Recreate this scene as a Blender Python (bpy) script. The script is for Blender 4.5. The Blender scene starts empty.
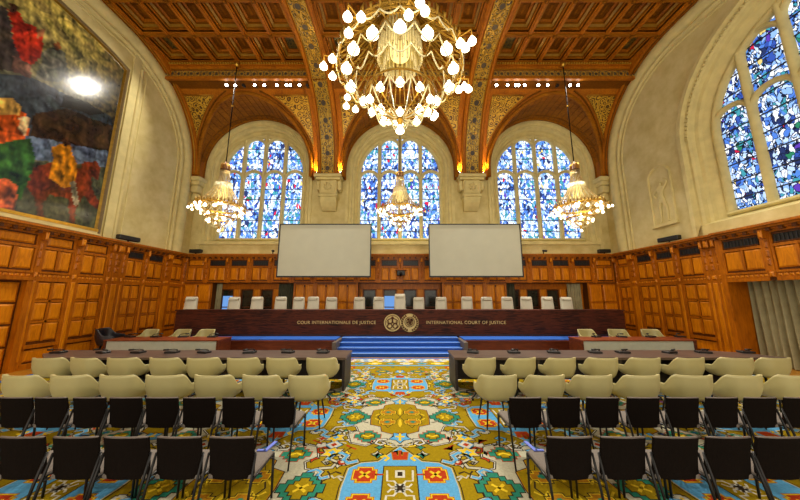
import bpy, bmesh, math, random
from math import sin, cos, pi, radians as R, sqrt
from mathutils import Vector, Matrix, noise
random.seed(7)
scene = bpy.context.scene
COL = scene.collection

# ------------------------------------------------------------------ camera
F = 275.0; TILT = R(9.5); EYE = 2.15
cam_d = bpy.data.cameras.new('camera'); cam = bpy.data.objects.new('camera', cam_d); COL.objects.link(cam)
cam.location = (0, 0, EYE); cam.rotation_euler = (pi/2 + TILT, 0, 0)
cam_d.sensor_width = 36; cam_d.lens = 36*F/800; cam_d.clip_start = .05; cam_d.clip_end = 200
scene.camera = cam
vs = scene.view_settings
vs.view_transform = 'Standard'; vs.look = 'None'; vs.gamma = 1; vs.exposure = 0.22; vs.use_curve_mapping = False

def project(p):
    Y = p[1]; Z = p[2]-EYE
    zc = Y*cos(TILT)+Z*sin(TILT); yc = -Y*sin(TILT)+Z*cos(TILT)
    return 400+F*p[0]/zc, 250-F*yc/zc

# ------------------------------------------------------------------ materials
def srgb(c):
    if isinstance(c, str):
        c = [int(c[i:i+2], 16)/255 for i in (0, 2, 4)]
    return tuple(((v/12.92) if v <= .04045 else ((v+.055)/1.055)**2.4) for v in c) + (1,)

class NT:
    def __init__(s, name):
        s.m = bpy.data.materials.new(name); s.m.use_nodes = True
        s.t = s.m.node_tree; s.t.nodes.clear()
        s.out = s.n('ShaderNodeOutputMaterial')
    def n(s, kind, **kw):
        nd = s.t.nodes.new(kind)
        for k, v in kw.items():
            if k in nd.inputs: nd.inputs[k].default_value = v
            else: setattr(nd, k, v)
        return nd
    def l(s, a, b): s.t.links.new(a, b)
    def ramp(s, stops, interp='LINEAR'):
        nd = s.n('ShaderNodeValToRGB'); cr = nd.color_ramp; cr.interpolation = interp
        while len(cr.elements) > 1: cr.elements.remove(cr.elements[-1])
        cr.elements[0].position = stops[0][0]; cr.elements[0].color = srgb(stops[0][1])
        for p, c in stops[1:]:
            e = cr.elements.new(p); e.color = srgb(c)
        return nd
    def coords(s, scale=(1, 1, 1), rot=(0, 0, 0)):
        tc = s.n('ShaderNodeTexCoord'); mp = s.n('ShaderNodeMapping')
        mp.inputs['Scale'].default_value = scale; mp.inputs['Rotation'].default_value = rot
        s.l(tc.outputs['Object'], mp.inputs['Vector']); return mp.outputs['Vector']

def plain(name, c, rough=.5, metal=0, var=.12, scale=8, spec=.5, bump=0, coat=0):
    t = NT(name); b = t.n('ShaderNodeBsdfPrincipled', Roughness=rough, Metallic=metal)
    b.inputs['Specular IOR Level'].default_value = spec
    b.inputs['Coat Weight'].default_value = coat
    nz = t.n('ShaderNodeTexNoise', Scale=scale, Detail=4.0)
    t.l(t.coords(), nz.inputs['Vector'])
    c = srgb(c)
    r = t.n('ShaderNodeValToRGB')
    r.color_ramp.elements[0].position = .3; r.color_ramp.elements[1].position = .7
    r.color_ramp.elements[0].color = tuple(v*(1-var) for v in c[:3])+(1,)
    r.color_ramp.elements[1].color = tuple(min(1, v*(1+var)) for v in c[:3])+(1,)
    t.l(nz.outputs['Fac'], r.inputs['Fac']); t.l(r.outputs['Color'], b.inputs['Base Color'])
    if bump:
        bp = t.n('ShaderNodeBump', Strength=bump, Distance=.02)
        t.l(nz.outputs['Fac'], bp.inputs['Height']); t.l(bp.outputs['Normal'], b.inputs['Normal'])
    t.l(b.outputs['BSDF'], t.out.inputs['Surface']); return t.m

def wood(name, stops, grain=(1.5, 1.5, .25), scale=9, rough=.4, coat=.08, lo=.3, hi=.75, spec=.22):
    t = NT(name); b = t.n('ShaderNodeBsdfPrincipled', Roughness=rough)
    b.inputs['Coat Weight'].default_value = coat; b.inputs['Coat Roughness'].default_value = .2; b.inputs['Specular IOR Level'].default_value = spec
    v = t.coords(grain)
    nz = t.n('ShaderNodeTexNoise', Scale=scale, Detail=6.0, Distortion=1.2); t.l(v, nz.inputs['Vector'])
    n2 = t.n('ShaderNodeTexNoise', Scale=1.3, Detail=2.0); t.l(t.coords(), n2.inputs['Vector'])
    mx = t.n('ShaderNodeMix', data_type='FLOAT'); mx.inputs[0].default_value = .35
    t.l(nz.outputs['Fac'], mx.inputs[2]); t.l(n2.outputs['Fac'], mx.inputs[3])
    k = len(stops)
    r = t.ramp([(lo+(hi-lo)*i/(k-1), c) for i, c in enumerate(stops)])
    t.l(mx.outputs[0], r.inputs['Fac']); t.l(r.outputs['Color'], b.inputs['Base Color'])
    t.l(b.outputs['BSDF'], t.out.inputs['Surface']); return t.m

def emit(name, c, s):
    t = NT(name); e = t.n('ShaderNodeEmission', Strength=s); e.inputs['Color'].default_value = srgb(c)
    t.l(e.outputs[0], t.out.inputs['Surface']); return t.m

def ornament(name, c0, c1, scale=5, width=.07, metal=.6, axis_scale=(1, 1, 1)):
    """scrolling gold filigree on a dark ground"""
    t = NT(name); b = t.n('ShaderNodeBsdfPrincipled', Roughness=.35)
    v = t.coords(axis_scale)
    nz = t.n('ShaderNodeTexNoise', Scale=scale*.7, Detail=1.0); t.l(v, nz.inputs['Vector'])
    mxv = t.n('ShaderNodeMix', data_type='VECTOR'); mxv.inputs[0].default_value = .12
    t.l(v, mxv.inputs[4]); t.l(nz.outputs['Color'], mxv.inputs[5])
    vo = t.n('ShaderNodeTexVoronoi', feature='DISTANCE_TO_EDGE', Scale=scale); t.l(mxv.outputs[1], vo.inputs['Vector'])
    v2 = t.n('ShaderNodeTexVoronoi', feature='F1', Scale=scale); t.l(mxv.outputs[1], v2.inputs['Vector'])
    sn = t.n('ShaderNodeMath', operation='MULTIPLY'); t.l(v2.outputs['Distance'], sn.inputs[0]); sn.inputs[1].default_value = 22
    s2 = t.n('ShaderNodeMath', operation='SINE'); t.l(sn.outputs[0], s2.inputs[0])
    gt = t.n('ShaderNodeMath', operation='GREATER_THAN'); t.l(s2.outputs[0], gt.inputs[0]); gt.inputs[1].default_value = .2
    lt = t.n('ShaderNodeMath', operation='LESS_THAN'); t.l(vo.outputs['Distance'], lt.inputs[0]); lt.inputs[1].default_value = width
    mm = t.n('ShaderNodeMath', operation='MAXIMUM'); t.l(gt.outputs[0], mm.inputs[0]); t.l(lt.outputs[0], mm.inputs[1])
    mc = t.n('ShaderNodeMix', data_type='RGBA'); mc.inputs[6].default_value = srgb(c0); mc.inputs[7].default_value = srgb(c1)
    t.l(mm.outputs[0], mc.inputs[0]); t.l(mc.outputs[2], b.inputs['Base Color'])
    ml = t.n('ShaderNodeMath', operation='MULTIPLY'); t.l(mm.outputs[0], ml.inputs[0]); ml.inputs[1].default_value = metal
    t.l(ml.outputs[0], b.inputs['Metallic'])
    t.l(b.outputs['BSDF'], t.out.inputs['Surface']); return t.m

def stained(name, strength, rot=(0, 0, 0), sc=12):
    t = NT(name)
    v = t.coords((1, 1, .6), rot)
    nz = t.n('ShaderNodeTexNoise', Scale=2.2 if sc > 11.5 else 5.0, Detail=3.0); t.l(v, nz.inputs['Vector'])
    mxv = t.n('ShaderNodeMix', data_type='VECTOR'); mxv.inputs[0].default_value = .25
    t.l(v, mxv.inputs[4]); t.l(nz.outputs['Color'], mxv.inputs[5])
    vo = t.n('ShaderNodeTexVoronoi', Scale=sc); t.l(mxv.outputs[1], vo.inputs['Vector'])
    ve = t.n('ShaderNodeTexVoronoi', feature='DISTANCE_TO_EDGE', Scale=sc); t.l(mxv.outputs[1], ve.inputs['Vector'])
    sp = t.n('ShaderNodeSeparateColor'); t.l(vo.outputs['Color'], sp.inputs[0])
    # drifts between pale and deep zones over the window
    n3 = t.n('ShaderNodeTexNoise', Scale=1.1, Detail=2.0); t.l(v, n3.inputs['Vector'])
    ad = t.n('ShaderNodeMath', operation='ADD'); t.l(sp.outputs[0], ad.inputs[0])
    m3 = t.n('ShaderNodeMath', operation='MULTIPLY_ADD'); t.l(n3.outputs['Fac'], m3.inputs[0]); m3.inputs[1].default_value = 1.0; m3.inputs[2].default_value = -.45
    t.l(m3.outputs[0], ad.inputs[1])
    r = t.ramp([(0, '28345e'), (.1, '3450a4'), (.2, '4c78cc'), (.3, '88aee6'), (.42, 'bcd2f6'), (.55, 'f0f6ff'), (.78, 'b4cdf4'), (.88, '5080cc'), (.95, '3f90a0')], 'CONSTANT')
    t.l(ad.outputs[0], r.inputs['Fac'])
    rr = t.ramp([(0, '000000'), (.965, 'ffffff')], 'CONSTANT'); t.l(sp.outputs[1], rr.inputs['Fac'])
    rc = t.ramp([(0, 'c02040'), (.4, '2d7a58'), (.55, '5a3aa8'), (.8, 'd8c070')], 'CONSTANT'); t.l(sp.outputs[2], rc.inputs['Fac'])
    m1 = t.n('ShaderNodeMix', data_type='RGBA'); t.l(rr.outputs[0], m1.inputs[0]); t.l(r.outputs[0], m1.inputs[6]); t.l(rc.outputs[0], m1.inputs[7])
    gt = t.n('ShaderNodeMath', operation='GREATER_THAN'); t.l(ve.outputs['Distance'], gt.inputs[0]); gt.inputs[1].default_value = .04 if sc > 11.5 else .07
    m2 = t.n('ShaderNodeMix', data_type='RGBA'); t.l(gt.outputs[0], m2.inputs[0]); m2.inputs[6].default_value = srgb('181c30'); t.l(m1.outputs[2], m2.inputs[7])
    e = t.n('ShaderNodeEmission', Strength=strength); t.l(m2.outputs[2], e.inputs['Color'])
    t.l(e.outputs[0], t.out.inputs['Surface']); return t.m

def stone_mat():
    t = NT('stone'); b = t.n('ShaderNodeBsdfPrincipled', Roughness=.7)
    nz = t.n('ShaderNodeTexNoise', Scale=1.3, Detail=6.0, Roughness=.65); t.l(t.coords(), nz.inputs['Vector'])
    r = t.ramp([(.3, 'c4b06c'), (.5, 'd3c282'), (.7, 'dfd094')]); t.l(nz.outputs['Fac'], r.inputs['Fac'])
    t.l(r.outputs[0], b.inputs['Base Color'])
    t.l(b.outputs[0], t.out.inputs['Surface']); return t.m

M = {}
M['stone'] = stone_mat()
M['stone_block'] = plain('stone_block', 'd6c686', .75, var=.1, scale=3)
M['wood'] = wood('oak_frame', ['824405', 'ac5f06', 'c47109'])
M['woodp'] = wood('oak_panel', ['a85e04', 'cf7c08', 'e89412'])
M['woodd'] = wood('oak_dark', ['3f1f08', '5c300c', '6e3c10'])
M['ceil'] = wood('ceiling_wood', ['6c3c03', '945a05', 'b0700a'], grain=(.3, 1.5, 1.5), rough=.65, coat=.0, spec=.15)
M['ceil2'] = wood('ceiling_wood_dark', ['5c3404', '7c4a05', '94590a'], rough=.65, coat=.0, spec=.15)
M['ceil3'] = wood('ceiling_wood_red', ['844605', 'ac6407', 'c87c0e'], rough=.55, coat=.0, spec=.25)
M['gold'] = plain('gold', 'c99a34', .3, metal=.75, var=.15)
M['frameolive'] = plain('olive_gilt', '6a5630', .5, metal=.2)
M['cofflit'] = plain('coffer_painted_light', '9a7018', .5, metal=0, var=.2)  # gold tone painted in for the light the coffer mouldings catch
M['goldd'] = plain('dark_gold', '8f6c1c', .4, metal=.6, var=.25)
M['goldp'] = plain('gold_paint', 'b88f2c', .4, metal=.25, var=.2)
M['bluegrey'] = plain('blue_grey_paint', '453a2e', .5, var=.3, scale=20)
M['filig'] = ornament('gold_filigree', '5c3804', 'd2a634', scale=4.2, width=.045, metal=.2)
M['frz'] = ornament('frieze_paint', '4a4238', 'b08a34', scale=7, width=.06, metal=.2)
M['ribband'] = ornament('rib_paint', '4a3c26', 'c49c30', scale=4.5, width=.07, metal=.2)
M['coffpaint'] = ornament('coffer_paint', '33382e', '7b6a30', scale=6, width=.08, metal=.1)
M['black'] = plain('black_plastic', '14110f', .45, var=.2)
M['blackfab'] = plain('black_fabric', '15100d', .95, var=.3, scale=120, spec=.04)
M['blackmetal'] = plain('black_metal', '0d0c0c', .4, metal=.3)
M['leather'] = plain('dark_leather', '1d1a20', .35, var=.2)
M['greyfab'] = plain('grey_fabric', '6d645c', .9, var=.15, scale=60)
M['edge'] = plain('taupe_edging', '5f544c', .6)
M['cream'] = plain('cream_leather', 'b0a672', .42, var=.05, scale=4)
M['creamw'] = plain('pale_leather', 'dcd7c2', .45, var=.05, scale=4)
M['chrome'] = plain('chrome', '9a9a98', .25, metal=.9)
M['bench'] = wood('bench_mahogany', ['1a0d08', '35180d', '5e2a15', '26110a'], grain=(.3, 1, 4.0), scale=6, rough=.6, coat=.0, spec=.2, lo=.32, hi=.68)
M['redwood'] = wood('desk_redwood', ['4a2012', '62301a', '7a3c20'], grain=(.2, 1, 1), rough=.35)
M['redtop'] = wood('desk_red_top', ['66301a', '7e3c22', '904a2a'], grain=(.2, 1, 1), rough=.35)
M['deskdark'] = wood('desk_dark', ['43352f', '55453c', '64544a'], grain=(.2, 1, 1), rough=.38, coat=.1)
M['deskdk2'] = plain('desk_front_dark', '241a17', .5)
M['greypanel'] = plain('grey_panel', 'b4b6a6', .5, var=.05)
M['screen'] = plain('screen_cloth', 'bebda6', .55, var=.03, scale=2)
M['bluecarpet'] = plain('blue_step_carpet', '2f58a8', .95, var=.2, scale=60, spec=.1)
M['nosesheen'] = plain('blue_nosing_sheen', '7ca0dc', .8, var=.1, scale=30, spec=.2)  # lighter nosing colour, also painting in the glancing sheen of the carpeted treads
M['curtain'] = plain('curtain_cloth', '9c9470', .9, var=.12, scale=5)
M['curtaind'] = plain('dark_curtain_cloth', '434330', .9, var=.2, scale=5)
M['parquet'] = wood('parquet', ['8a5a18', 'a8701f', 'b88228'], grain=(2, .2, 1), rough=.3)
M['engrave'] = plain('gilt_letters', 'd8bf7a', .5, metal=.0)
M['bluestrip'] = plain('blue_strip', '5468c8', .5)  # flat blue strip at the seat front of the two innermost near chairs
M['crystal'] = plain('crystal', 'd8c98e', .15, var=.25, scale=30, spec=.9)
M['bead'] = plain('glass_beads', 'e0d4a4', .25, var=.1, spec=.8)
M['globe'] = emit('lit_glass_globe', 'ffedc4', 8.0)
M['lamp'] = emit('lit_lamp', 'fffaf0', 40.0)
M['drumlit'] = emit('lit_crystal', 'ffe08a', 1.6)
M['stained'] = stained('stained_glass', 1.7)
M['stained2'] = stained('stained_glass_side', 1.3, (0.6, 0, 0), 11.4)
M['bluelit'] = emit('daylit_pane', '6f9fe0', .9)
M['garden'] = plain('dark_garden_pane', '262a20', .15, var=.6, scale=4)
M['lead'] = plain('lead_bar', '1c1d22', .5)

# ------------------------------------------------------------------ mesh builder
class MB:
    def __init__(s): s.v = []; s.f = []; s.m = []; s.mats = []; s.sm = []
    def mi(s, m):
        m = M[m] if isinstance(m, str) else m
        if m not in s.mats: s.mats.append(m)
        return s.mats.index(m)
    def add(s, vs, fs, m, smooth=False, T=None):
        o = len(s.v); k = s.mi(m)
        for p in vs:
            s.v.append(tuple(T @ Vector(p)) if T is not None else tuple(p))
        for f in fs: s.f.append(tuple(i+o for i in f)); s.m.append(k); s.sm.append(smooth)
    def box(s, x0, x1, y0, y1, z0, z1, m, T=None, W=None):
        vs = [(x, y, z) for z in (z0, z1) for y in (y0, y1) for x in (x0, x1)]
        if W: vs = [W(*p) for p in vs]
        s.add(vs, [(0, 1, 3, 2), (4, 6, 7, 5), (0, 4, 5, 1), (2, 3, 7, 6), (0, 2, 6, 4), (1, 5, 7, 3)], m, T=T)
    def bbox(s, x0, x1, y0, y1, z0, z1, m, b=.01, T=None):
        """box with chamfered edges"""
        vs = []; 
        for (z, k) in ((z0, b), (z0+b, 0), (z1-b, 0), (z1, b)):
            X0, X1, Y0, Y1 = x0+k, x1-k, y0+k, y1-k
            vs += [(X0+b, Y0, z), (X1-b, Y0, z), (X1, Y0+b, z), (X1, Y1-b, z), (X1-b, Y1, z), (X0+b, Y1, z), (X0, Y1-b, z), (X0, Y0+b, z)]
        fs = [tuple(range(7, -1, -1)), tuple(range(24, 32))]
        for r in range(3):
            for i in range(8):
                j = (i+1) % 8; fs.append((r*8+i, r*8+j, r*8+8+j, r*8+8+i))
        s.add(vs, fs, m, T=T)
    def raised(s, u0, u1, z0, z1, d, h, b, m, W):
        """raised field panel, frustum"""
        p = [(u0, z0), (u1, z0), (u1, z1), (u0, z1)]
        q = [(u0+b, z0+b), (u1-b, z0+b), (u1-b, z1-b), (u0+b, z1-b)]
        vs = [W(u, d, z) for u, z in p]+[W(u, d+h, z) for u, z in q]
        s.add(vs, [(4, 5, 6, 7), (0, 1, 5, 4), (1, 2, 6, 5), (2, 3, 7, 6), (3, 0, 4, 7)], m)
    def tube(s, pts, r, m, n=6, closed=False, smooth=True, T=None):
        pts = [Vector(p) for p in pts]; N = len(pts)
        rr = r if isinstance(r, (list, tuple)) else [r]*N
        vs = []; up0 = Vector((0, 0, 1))
        prev = None
        for i, p in enumerate(pts):
            if closed: d = pts[(i+1) % N]-pts[i-1]
            else: d = pts[min(i+1, N-1)]-pts[max(i-1, 0)]
            if d.length < 1e-9: d = Vector((0, 0, 1))
            d.normalize()
            if prev is None:
                a = Vector((0, 0, 1)) if abs(d.z) < .9 else Vector((1, 0, 0))
                e1 = d.cross(a).normalized()
            else:
                e1 = (prev - d*prev.dot(d))
                if e1.length < 1e-6: e1 = d.orthogonal()
                e1.normalize()
            prev = e1; e2 = d.cross(e1)
            for k in range(n):
                a = 2*pi*(k+.5)/n
                vs.append(p+e1*(rr[i]*cos(a))+e2*(rr[i]*sin(a)))
        fs = []
        for i in range(N if closed else N-1):
            a = i*n; b = ((i+1) % N)*n
            for k in range(n):
                l = (k+1) % n; fs.append((a+k, a+l, b+l, b+k))
        if not closed: fs += [tuple(range(n-1, -1, -1)), tuple(range((N-1)*n, N*n))]
        s.add(vs, fs, m, smooth, T)
    def lathe(s, prof, m, n=16, c=(0, 0, 0), smooth=True, T=None):
        vs = []; N = len(prof)
        for (r, z) in prof:
            for k in range(n):
                a = 2*pi*k/n; vs.append((c[0]+r*cos(a), c[1]+r*sin(a), c[2]+z))
        fs = [(i*n+k, i*n+(k+1) % n, (i+1)*n+(k+1) % n, (i+1)*n+k) for i in range(N-1) for k in range(n)]
        s.add(vs, fs, m, smooth, T)
    def sweep(s, path, prof, m, frame, smooth=False, closed_prof=True):
        """path: list of points; prof: list of (a,b); frame(i)->(pos, A, B)"""
        vs = []; n = len(prof); N = len(path)
        for i in range(N):
            p, A, B = frame(i)
            for a, b in prof: vs.append(p+A*a+B*b)
        fs = []
        kk = n if closed_prof else n-1
        for i in range(N-1):
            for k in range(kk):
                l = (k+1) % n; fs.append((i*n+k, i*n+l, (i+1)*n+l, (i+1)*n+k))
        if closed_prof: fs += [tuple(range(n-1, -1, -1)), tuple(range((N-1)*n, N*n))]
        s.add(vs, fs, m, smooth)
    def build(s, name, parent=None, fix=True, loc=None):
        me = bpy.data.meshes.new(name); me.from_pydata(s.v, [], s.f)
        for m in s.mats: me.materials.append(m)
        me.polygons.foreach_set('material_index', s.m); me.polygons.foreach_set('use_smooth', s.sm)
        if fix:
            bm = bmesh.new(); bm.from_mesh(me); bmesh.ops.recalc_face_normals(bm, faces=bm.faces); bm.to_mesh(me); bm.free()
        me.update()
        o = bpy.data.objects.new(name, me); COL.objects.link(o)
        if parent: o.parent = parent
        if loc: o.location = loc
        return o

def tag(o, label=None, cat=None, group=None, kind=None):
    if label: o['label'] = label
    if cat: o['category'] = cat
    if group: o['group'] = group
    if kind: o['kind'] = kind
    return o
def empty(name, loc=(0, 0, 0), rz=0):
    o = bpy.data.objects.new(name, None); COL.objects.link(o); o.location = loc; o.rotation_euler = (0, 0, rz); o.empty_display_size = .2; return o
def copy_tree(o, parent=None):
    c = o.copy(); COL.objects.link(c); c.parent = parent
    for ch in list(o.children): copy_tree(ch, c)
    return c
def struct(o): o['kind'] = 'structure'; return o

# ------------------------------------------------------------------ dimensions
WX = 11.3          # stone side walls
WF = 11.15         # wood face of side walls
BY = 14.5          # stone back wall
BF = 14.25         # wood face of back wall
Y0 = -1.5          # hall is modelled from here to the back wall
def vy(z): return 9.6+4.4*sqrt(max(0, 1-((z-8.6)/4.6)**2))
RX = 3.85; RW = .55
ZS = 9.15; CR = 3.05
BAYS = [(-7.87, -WX, -RX-RW), (0, -RX+RW, RX-RW), (7.87, RX+RW, WX)]
ZSOF = 12.33; YF = 11.6; ZC = 13.1

# ------------------------------------------------------------------ floor, carpet
b = MB(); b.box(-12.6, 12.6, Y0, 15.1, -.2, 0, 'parquet'); floor = struct(b.build('floor'))

CM = {}
def cm(name, c, var=.14):
    CM[name] = plain('carpet_'+name, c, .95, var=var, scale=45, spec=.08); return CM[name]
cm('olive', '867008'); cm('blue', '4f8fb8'); cm('red', '9a3212'); cm('yellow', 'c4a622'); cm('cream', 'a5a18a')
cm('black', '2a2013'); cm('green', '25705a'); cm('deep', '2456a0'); cm('gold', '9a6a12'); cm('white', 'b4b2a4')
M.update({'c_'+k: v for k, v in CM.items()})
carpet = MB()
CX0, CX1, CY0, CY1 = -10.3, 10.3, Y0+.3, 10.15
carpet.box(CX0, CX1, CY0, CY1, 0.0, .012, 'c_olive')
def poly_area(p): return sum(p[i-1][0]*p[i][1]-p[i][0]*p[i-1][1] for i in range(len(p)))/2
def offset(p, d):
    if poly_area(p) < 0: p = p[::-1]
    n = len(p); out = []
    for i in range(n):
        a = Vector(p[i-1]); c = Vector(p[i]); e = Vector(p[(i+1) % n])
        d1 = (c-a).normalized(); d2 = (e-c).normalized()
        n1 = Vector((d1.y, -d1.x)); n2 = Vector((d2.y, -d2.x))
        q = n1+n2
        if q.length < .3: q = n1
        q.normalize(); k = d/max(.45, q.dot(n1))
        out.append((c.x+q.x*k, c.y+q.y*k))
    return out
def cpoly(p, m, lay, ox=0, oy=0, sx=1, sy=1):
    pts = [(ox+sx*x, oy+sy*y) for x, y in p]
    if min(q[0] for q in pts) < CX0+.35 or max(q[0] for q in pts) > CX1-.35: return
    if min(q[1] for q in pts) < CY0 or max(q[1] for q in pts) > 8.95: return
    if poly_area(pts) < 0: pts = pts[::-1]
    z = .012+.0003*lay
    carpet.add([(x, y, z) for x, y in pts], [tuple(range(len(pts)))], 'c_'+m)
def motif(p, fill, lay, ox, oy, sx=1, sy=1, outl=('black', 'cream')):
    d = .013*len(outl)
    for i, c in enumerate(outl):
        cpoly(offset(p, d-.013*i), c, lay+i, ox, oy, sx, sy)
    cpoly(p, fill, lay+len(outl), ox, oy, sx, sy)
def ngon(cx, cy, r, n, a0=0, ry=None): 
    ry = ry or r
    return [(cx+r*cos(a0+2*pi*i/n), cy+ry*sin(a0+2*pi*i/n)) for i in range(n)]
def star(cx, cy, r, r2, n, a0=pi/2, k=1): return [(cx+(r if i % 2 == 0 else r2)*cos(a0+pi*i/n), cy+k*(r if i % 2 == 0 else r2)*sin(a0+pi*i/n)) for i in range(2*n)]
def cross(cx, cy, r, w, st=.0):
    return [(cx+x*r, cy+y*r) for x, y in [(w, 1), (w, w), (1, w), (1, -w), (w, -w), (w, -1), (-w, -1), (-w, -w), (-1, -w), (-1, w), (-w, w), (-w, 1)]]
def stepdia(cx, cy, rx, ry, n=3):
    q = []
    for i in range(n):
        q += [(rx*(1-i/n), ry*i/n), (rx*(1-i/n), ry*(i+1)/n)]
    pts = q+[(-x, y) for x, y in q[::-1]]+[(-x, -y) for x, y in q]+[(x, -y) for x, y in q[::-1]]
    out = []
    for p in pts:
        p = (cx+p[0], cy+p[1])
        if not out or (abs(out[-1][0]-p[0])+abs(out[-1][1]-p[1])) > 1e-6: out.append(p)
    if abs(out[0][0]-out[-1][0])+abs(out[0][1]-out[-1][1]) < 1e-6: out.pop()
    return out
def ribbon(pts, w):
    L, Rr = [], []
    for i, p in enumerate(pts):
        a = Vector(pts[max(i-1, 0)]); c = Vector(pts[min(i+1, len(pts)-1)]); d = (c-a).normalized()
        nx, ny = -d.y*w, d.x*w
        L.append((p[0]+nx, p[1]+ny)); Rr.append((p[0]-nx, p[1]-ny))
    return L+Rr[::-1]
def hook(cx, cy, s, mx, my):
    pts = [(0, 0), (.16, .02), (.2, .14), (.1, .2), (.02, .14), (.08, .1)]
    return ribbon([(cx+mx*x*s, cy+my*y*s) for x, y in pts], .022*s)
def scurve(cx, cy, s, mx, my, w=.026):
    pts = [(0, 0), (.12, -.05), (.2, .03), (.16, .13), (.26, .2), (.38, .14), (.42, .04)]
    return ribbon([(cx+mx*x*s, cy+my*y*s) for x, y in pts], w*s)
Q4 = [(1, 1), (-1, 1), (1, -1), (-1, -1)]
def cellA(ox, oy):
    hexa = [(.64, .36), (.5, .47), (.28, .5), (0, .86), (-.28, .5), (-.5, .47), (-.64, .36), (-.66, 0), (-.64, -.36), (-.5, -.47), (-.28, -.5), (0, -.86), (.28, -.5), (.5, -.47), (.64, -.36), (.66, 0)]
    motif(hexa, 'blue', 4, ox, oy, outl=('black', 'olive', 'cream'))
    motif([(-.2, -.4), (.2, -.4), (.2, .4), (-.2, .4)], 'olive', 8, ox, oy, outl=('black',))
    for yy in (-.25, 0, .25):
        cpoly([(-.06, yy-.07), (.06, yy-.07), (.06, yy+.07), (-.06, yy+.07)], 'white', 10, ox, oy)
        cpoly([(-.03, yy-.04), (.03, yy-.04), (.03, yy+.04), (-.03, yy+.04)], 'black', 11, ox, oy)
    for sx, sy in Q4:
        cpoly(ribbon([(0, 0), (.07, .12), (.15, .12), (.16, .32)], .013), 'white', 10, ox, oy, sx, sy)
        cpoly(ribbon([(.02, .02), (.1, .02), (.14, .07)], .012), 'white', 10, ox, oy, sx, sy)
        p = cross(.43, .24, .13, .62)
        motif(p, 'red', 8, ox, oy, sx, sy, outl=('gold', 'yellow'))
        cpoly(ribbon([(.37, .18), (.49, .3)], .018), 'yellow', 12, ox, oy, sx, sy); cpoly(ribbon([(.37, .3), (.49, .18)], .018), 'yellow', 12, ox, oy, sx, sy)
        cpoly([(.2, .225), (.3, .225), (.3, .255), (.2, .255)], 'red', 9, ox, oy, sx, sy)
        cpoly(ribbon([(.2, .52), (.15, .58), (.2, .64), (.26, .6)], .022), 'yellow', 11, ox, oy, sx, sy)
        motif(scurve(.56, .52, .95, 1, 1), 'blue', 4, ox, oy, sx, sy, outl=('black', 'cream'))
        motif(scurve(.86, .2, .7, 1, 1), 'blue', 4, ox, oy, sx, sy, outl=('black', 'cream'))
    for sy in (1, -1):
        motif([(-.09, .55), (.09, .55), (.11, .72), (.05, .72), (.04, .64), (.02, .64), (.015, .76), (-.015, .76), (-.02, .64), (-.04, .64), (-.05, .72), (-.11, .72)], 'red', 8, ox, oy, 1, sy, outl=('gold',))
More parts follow.
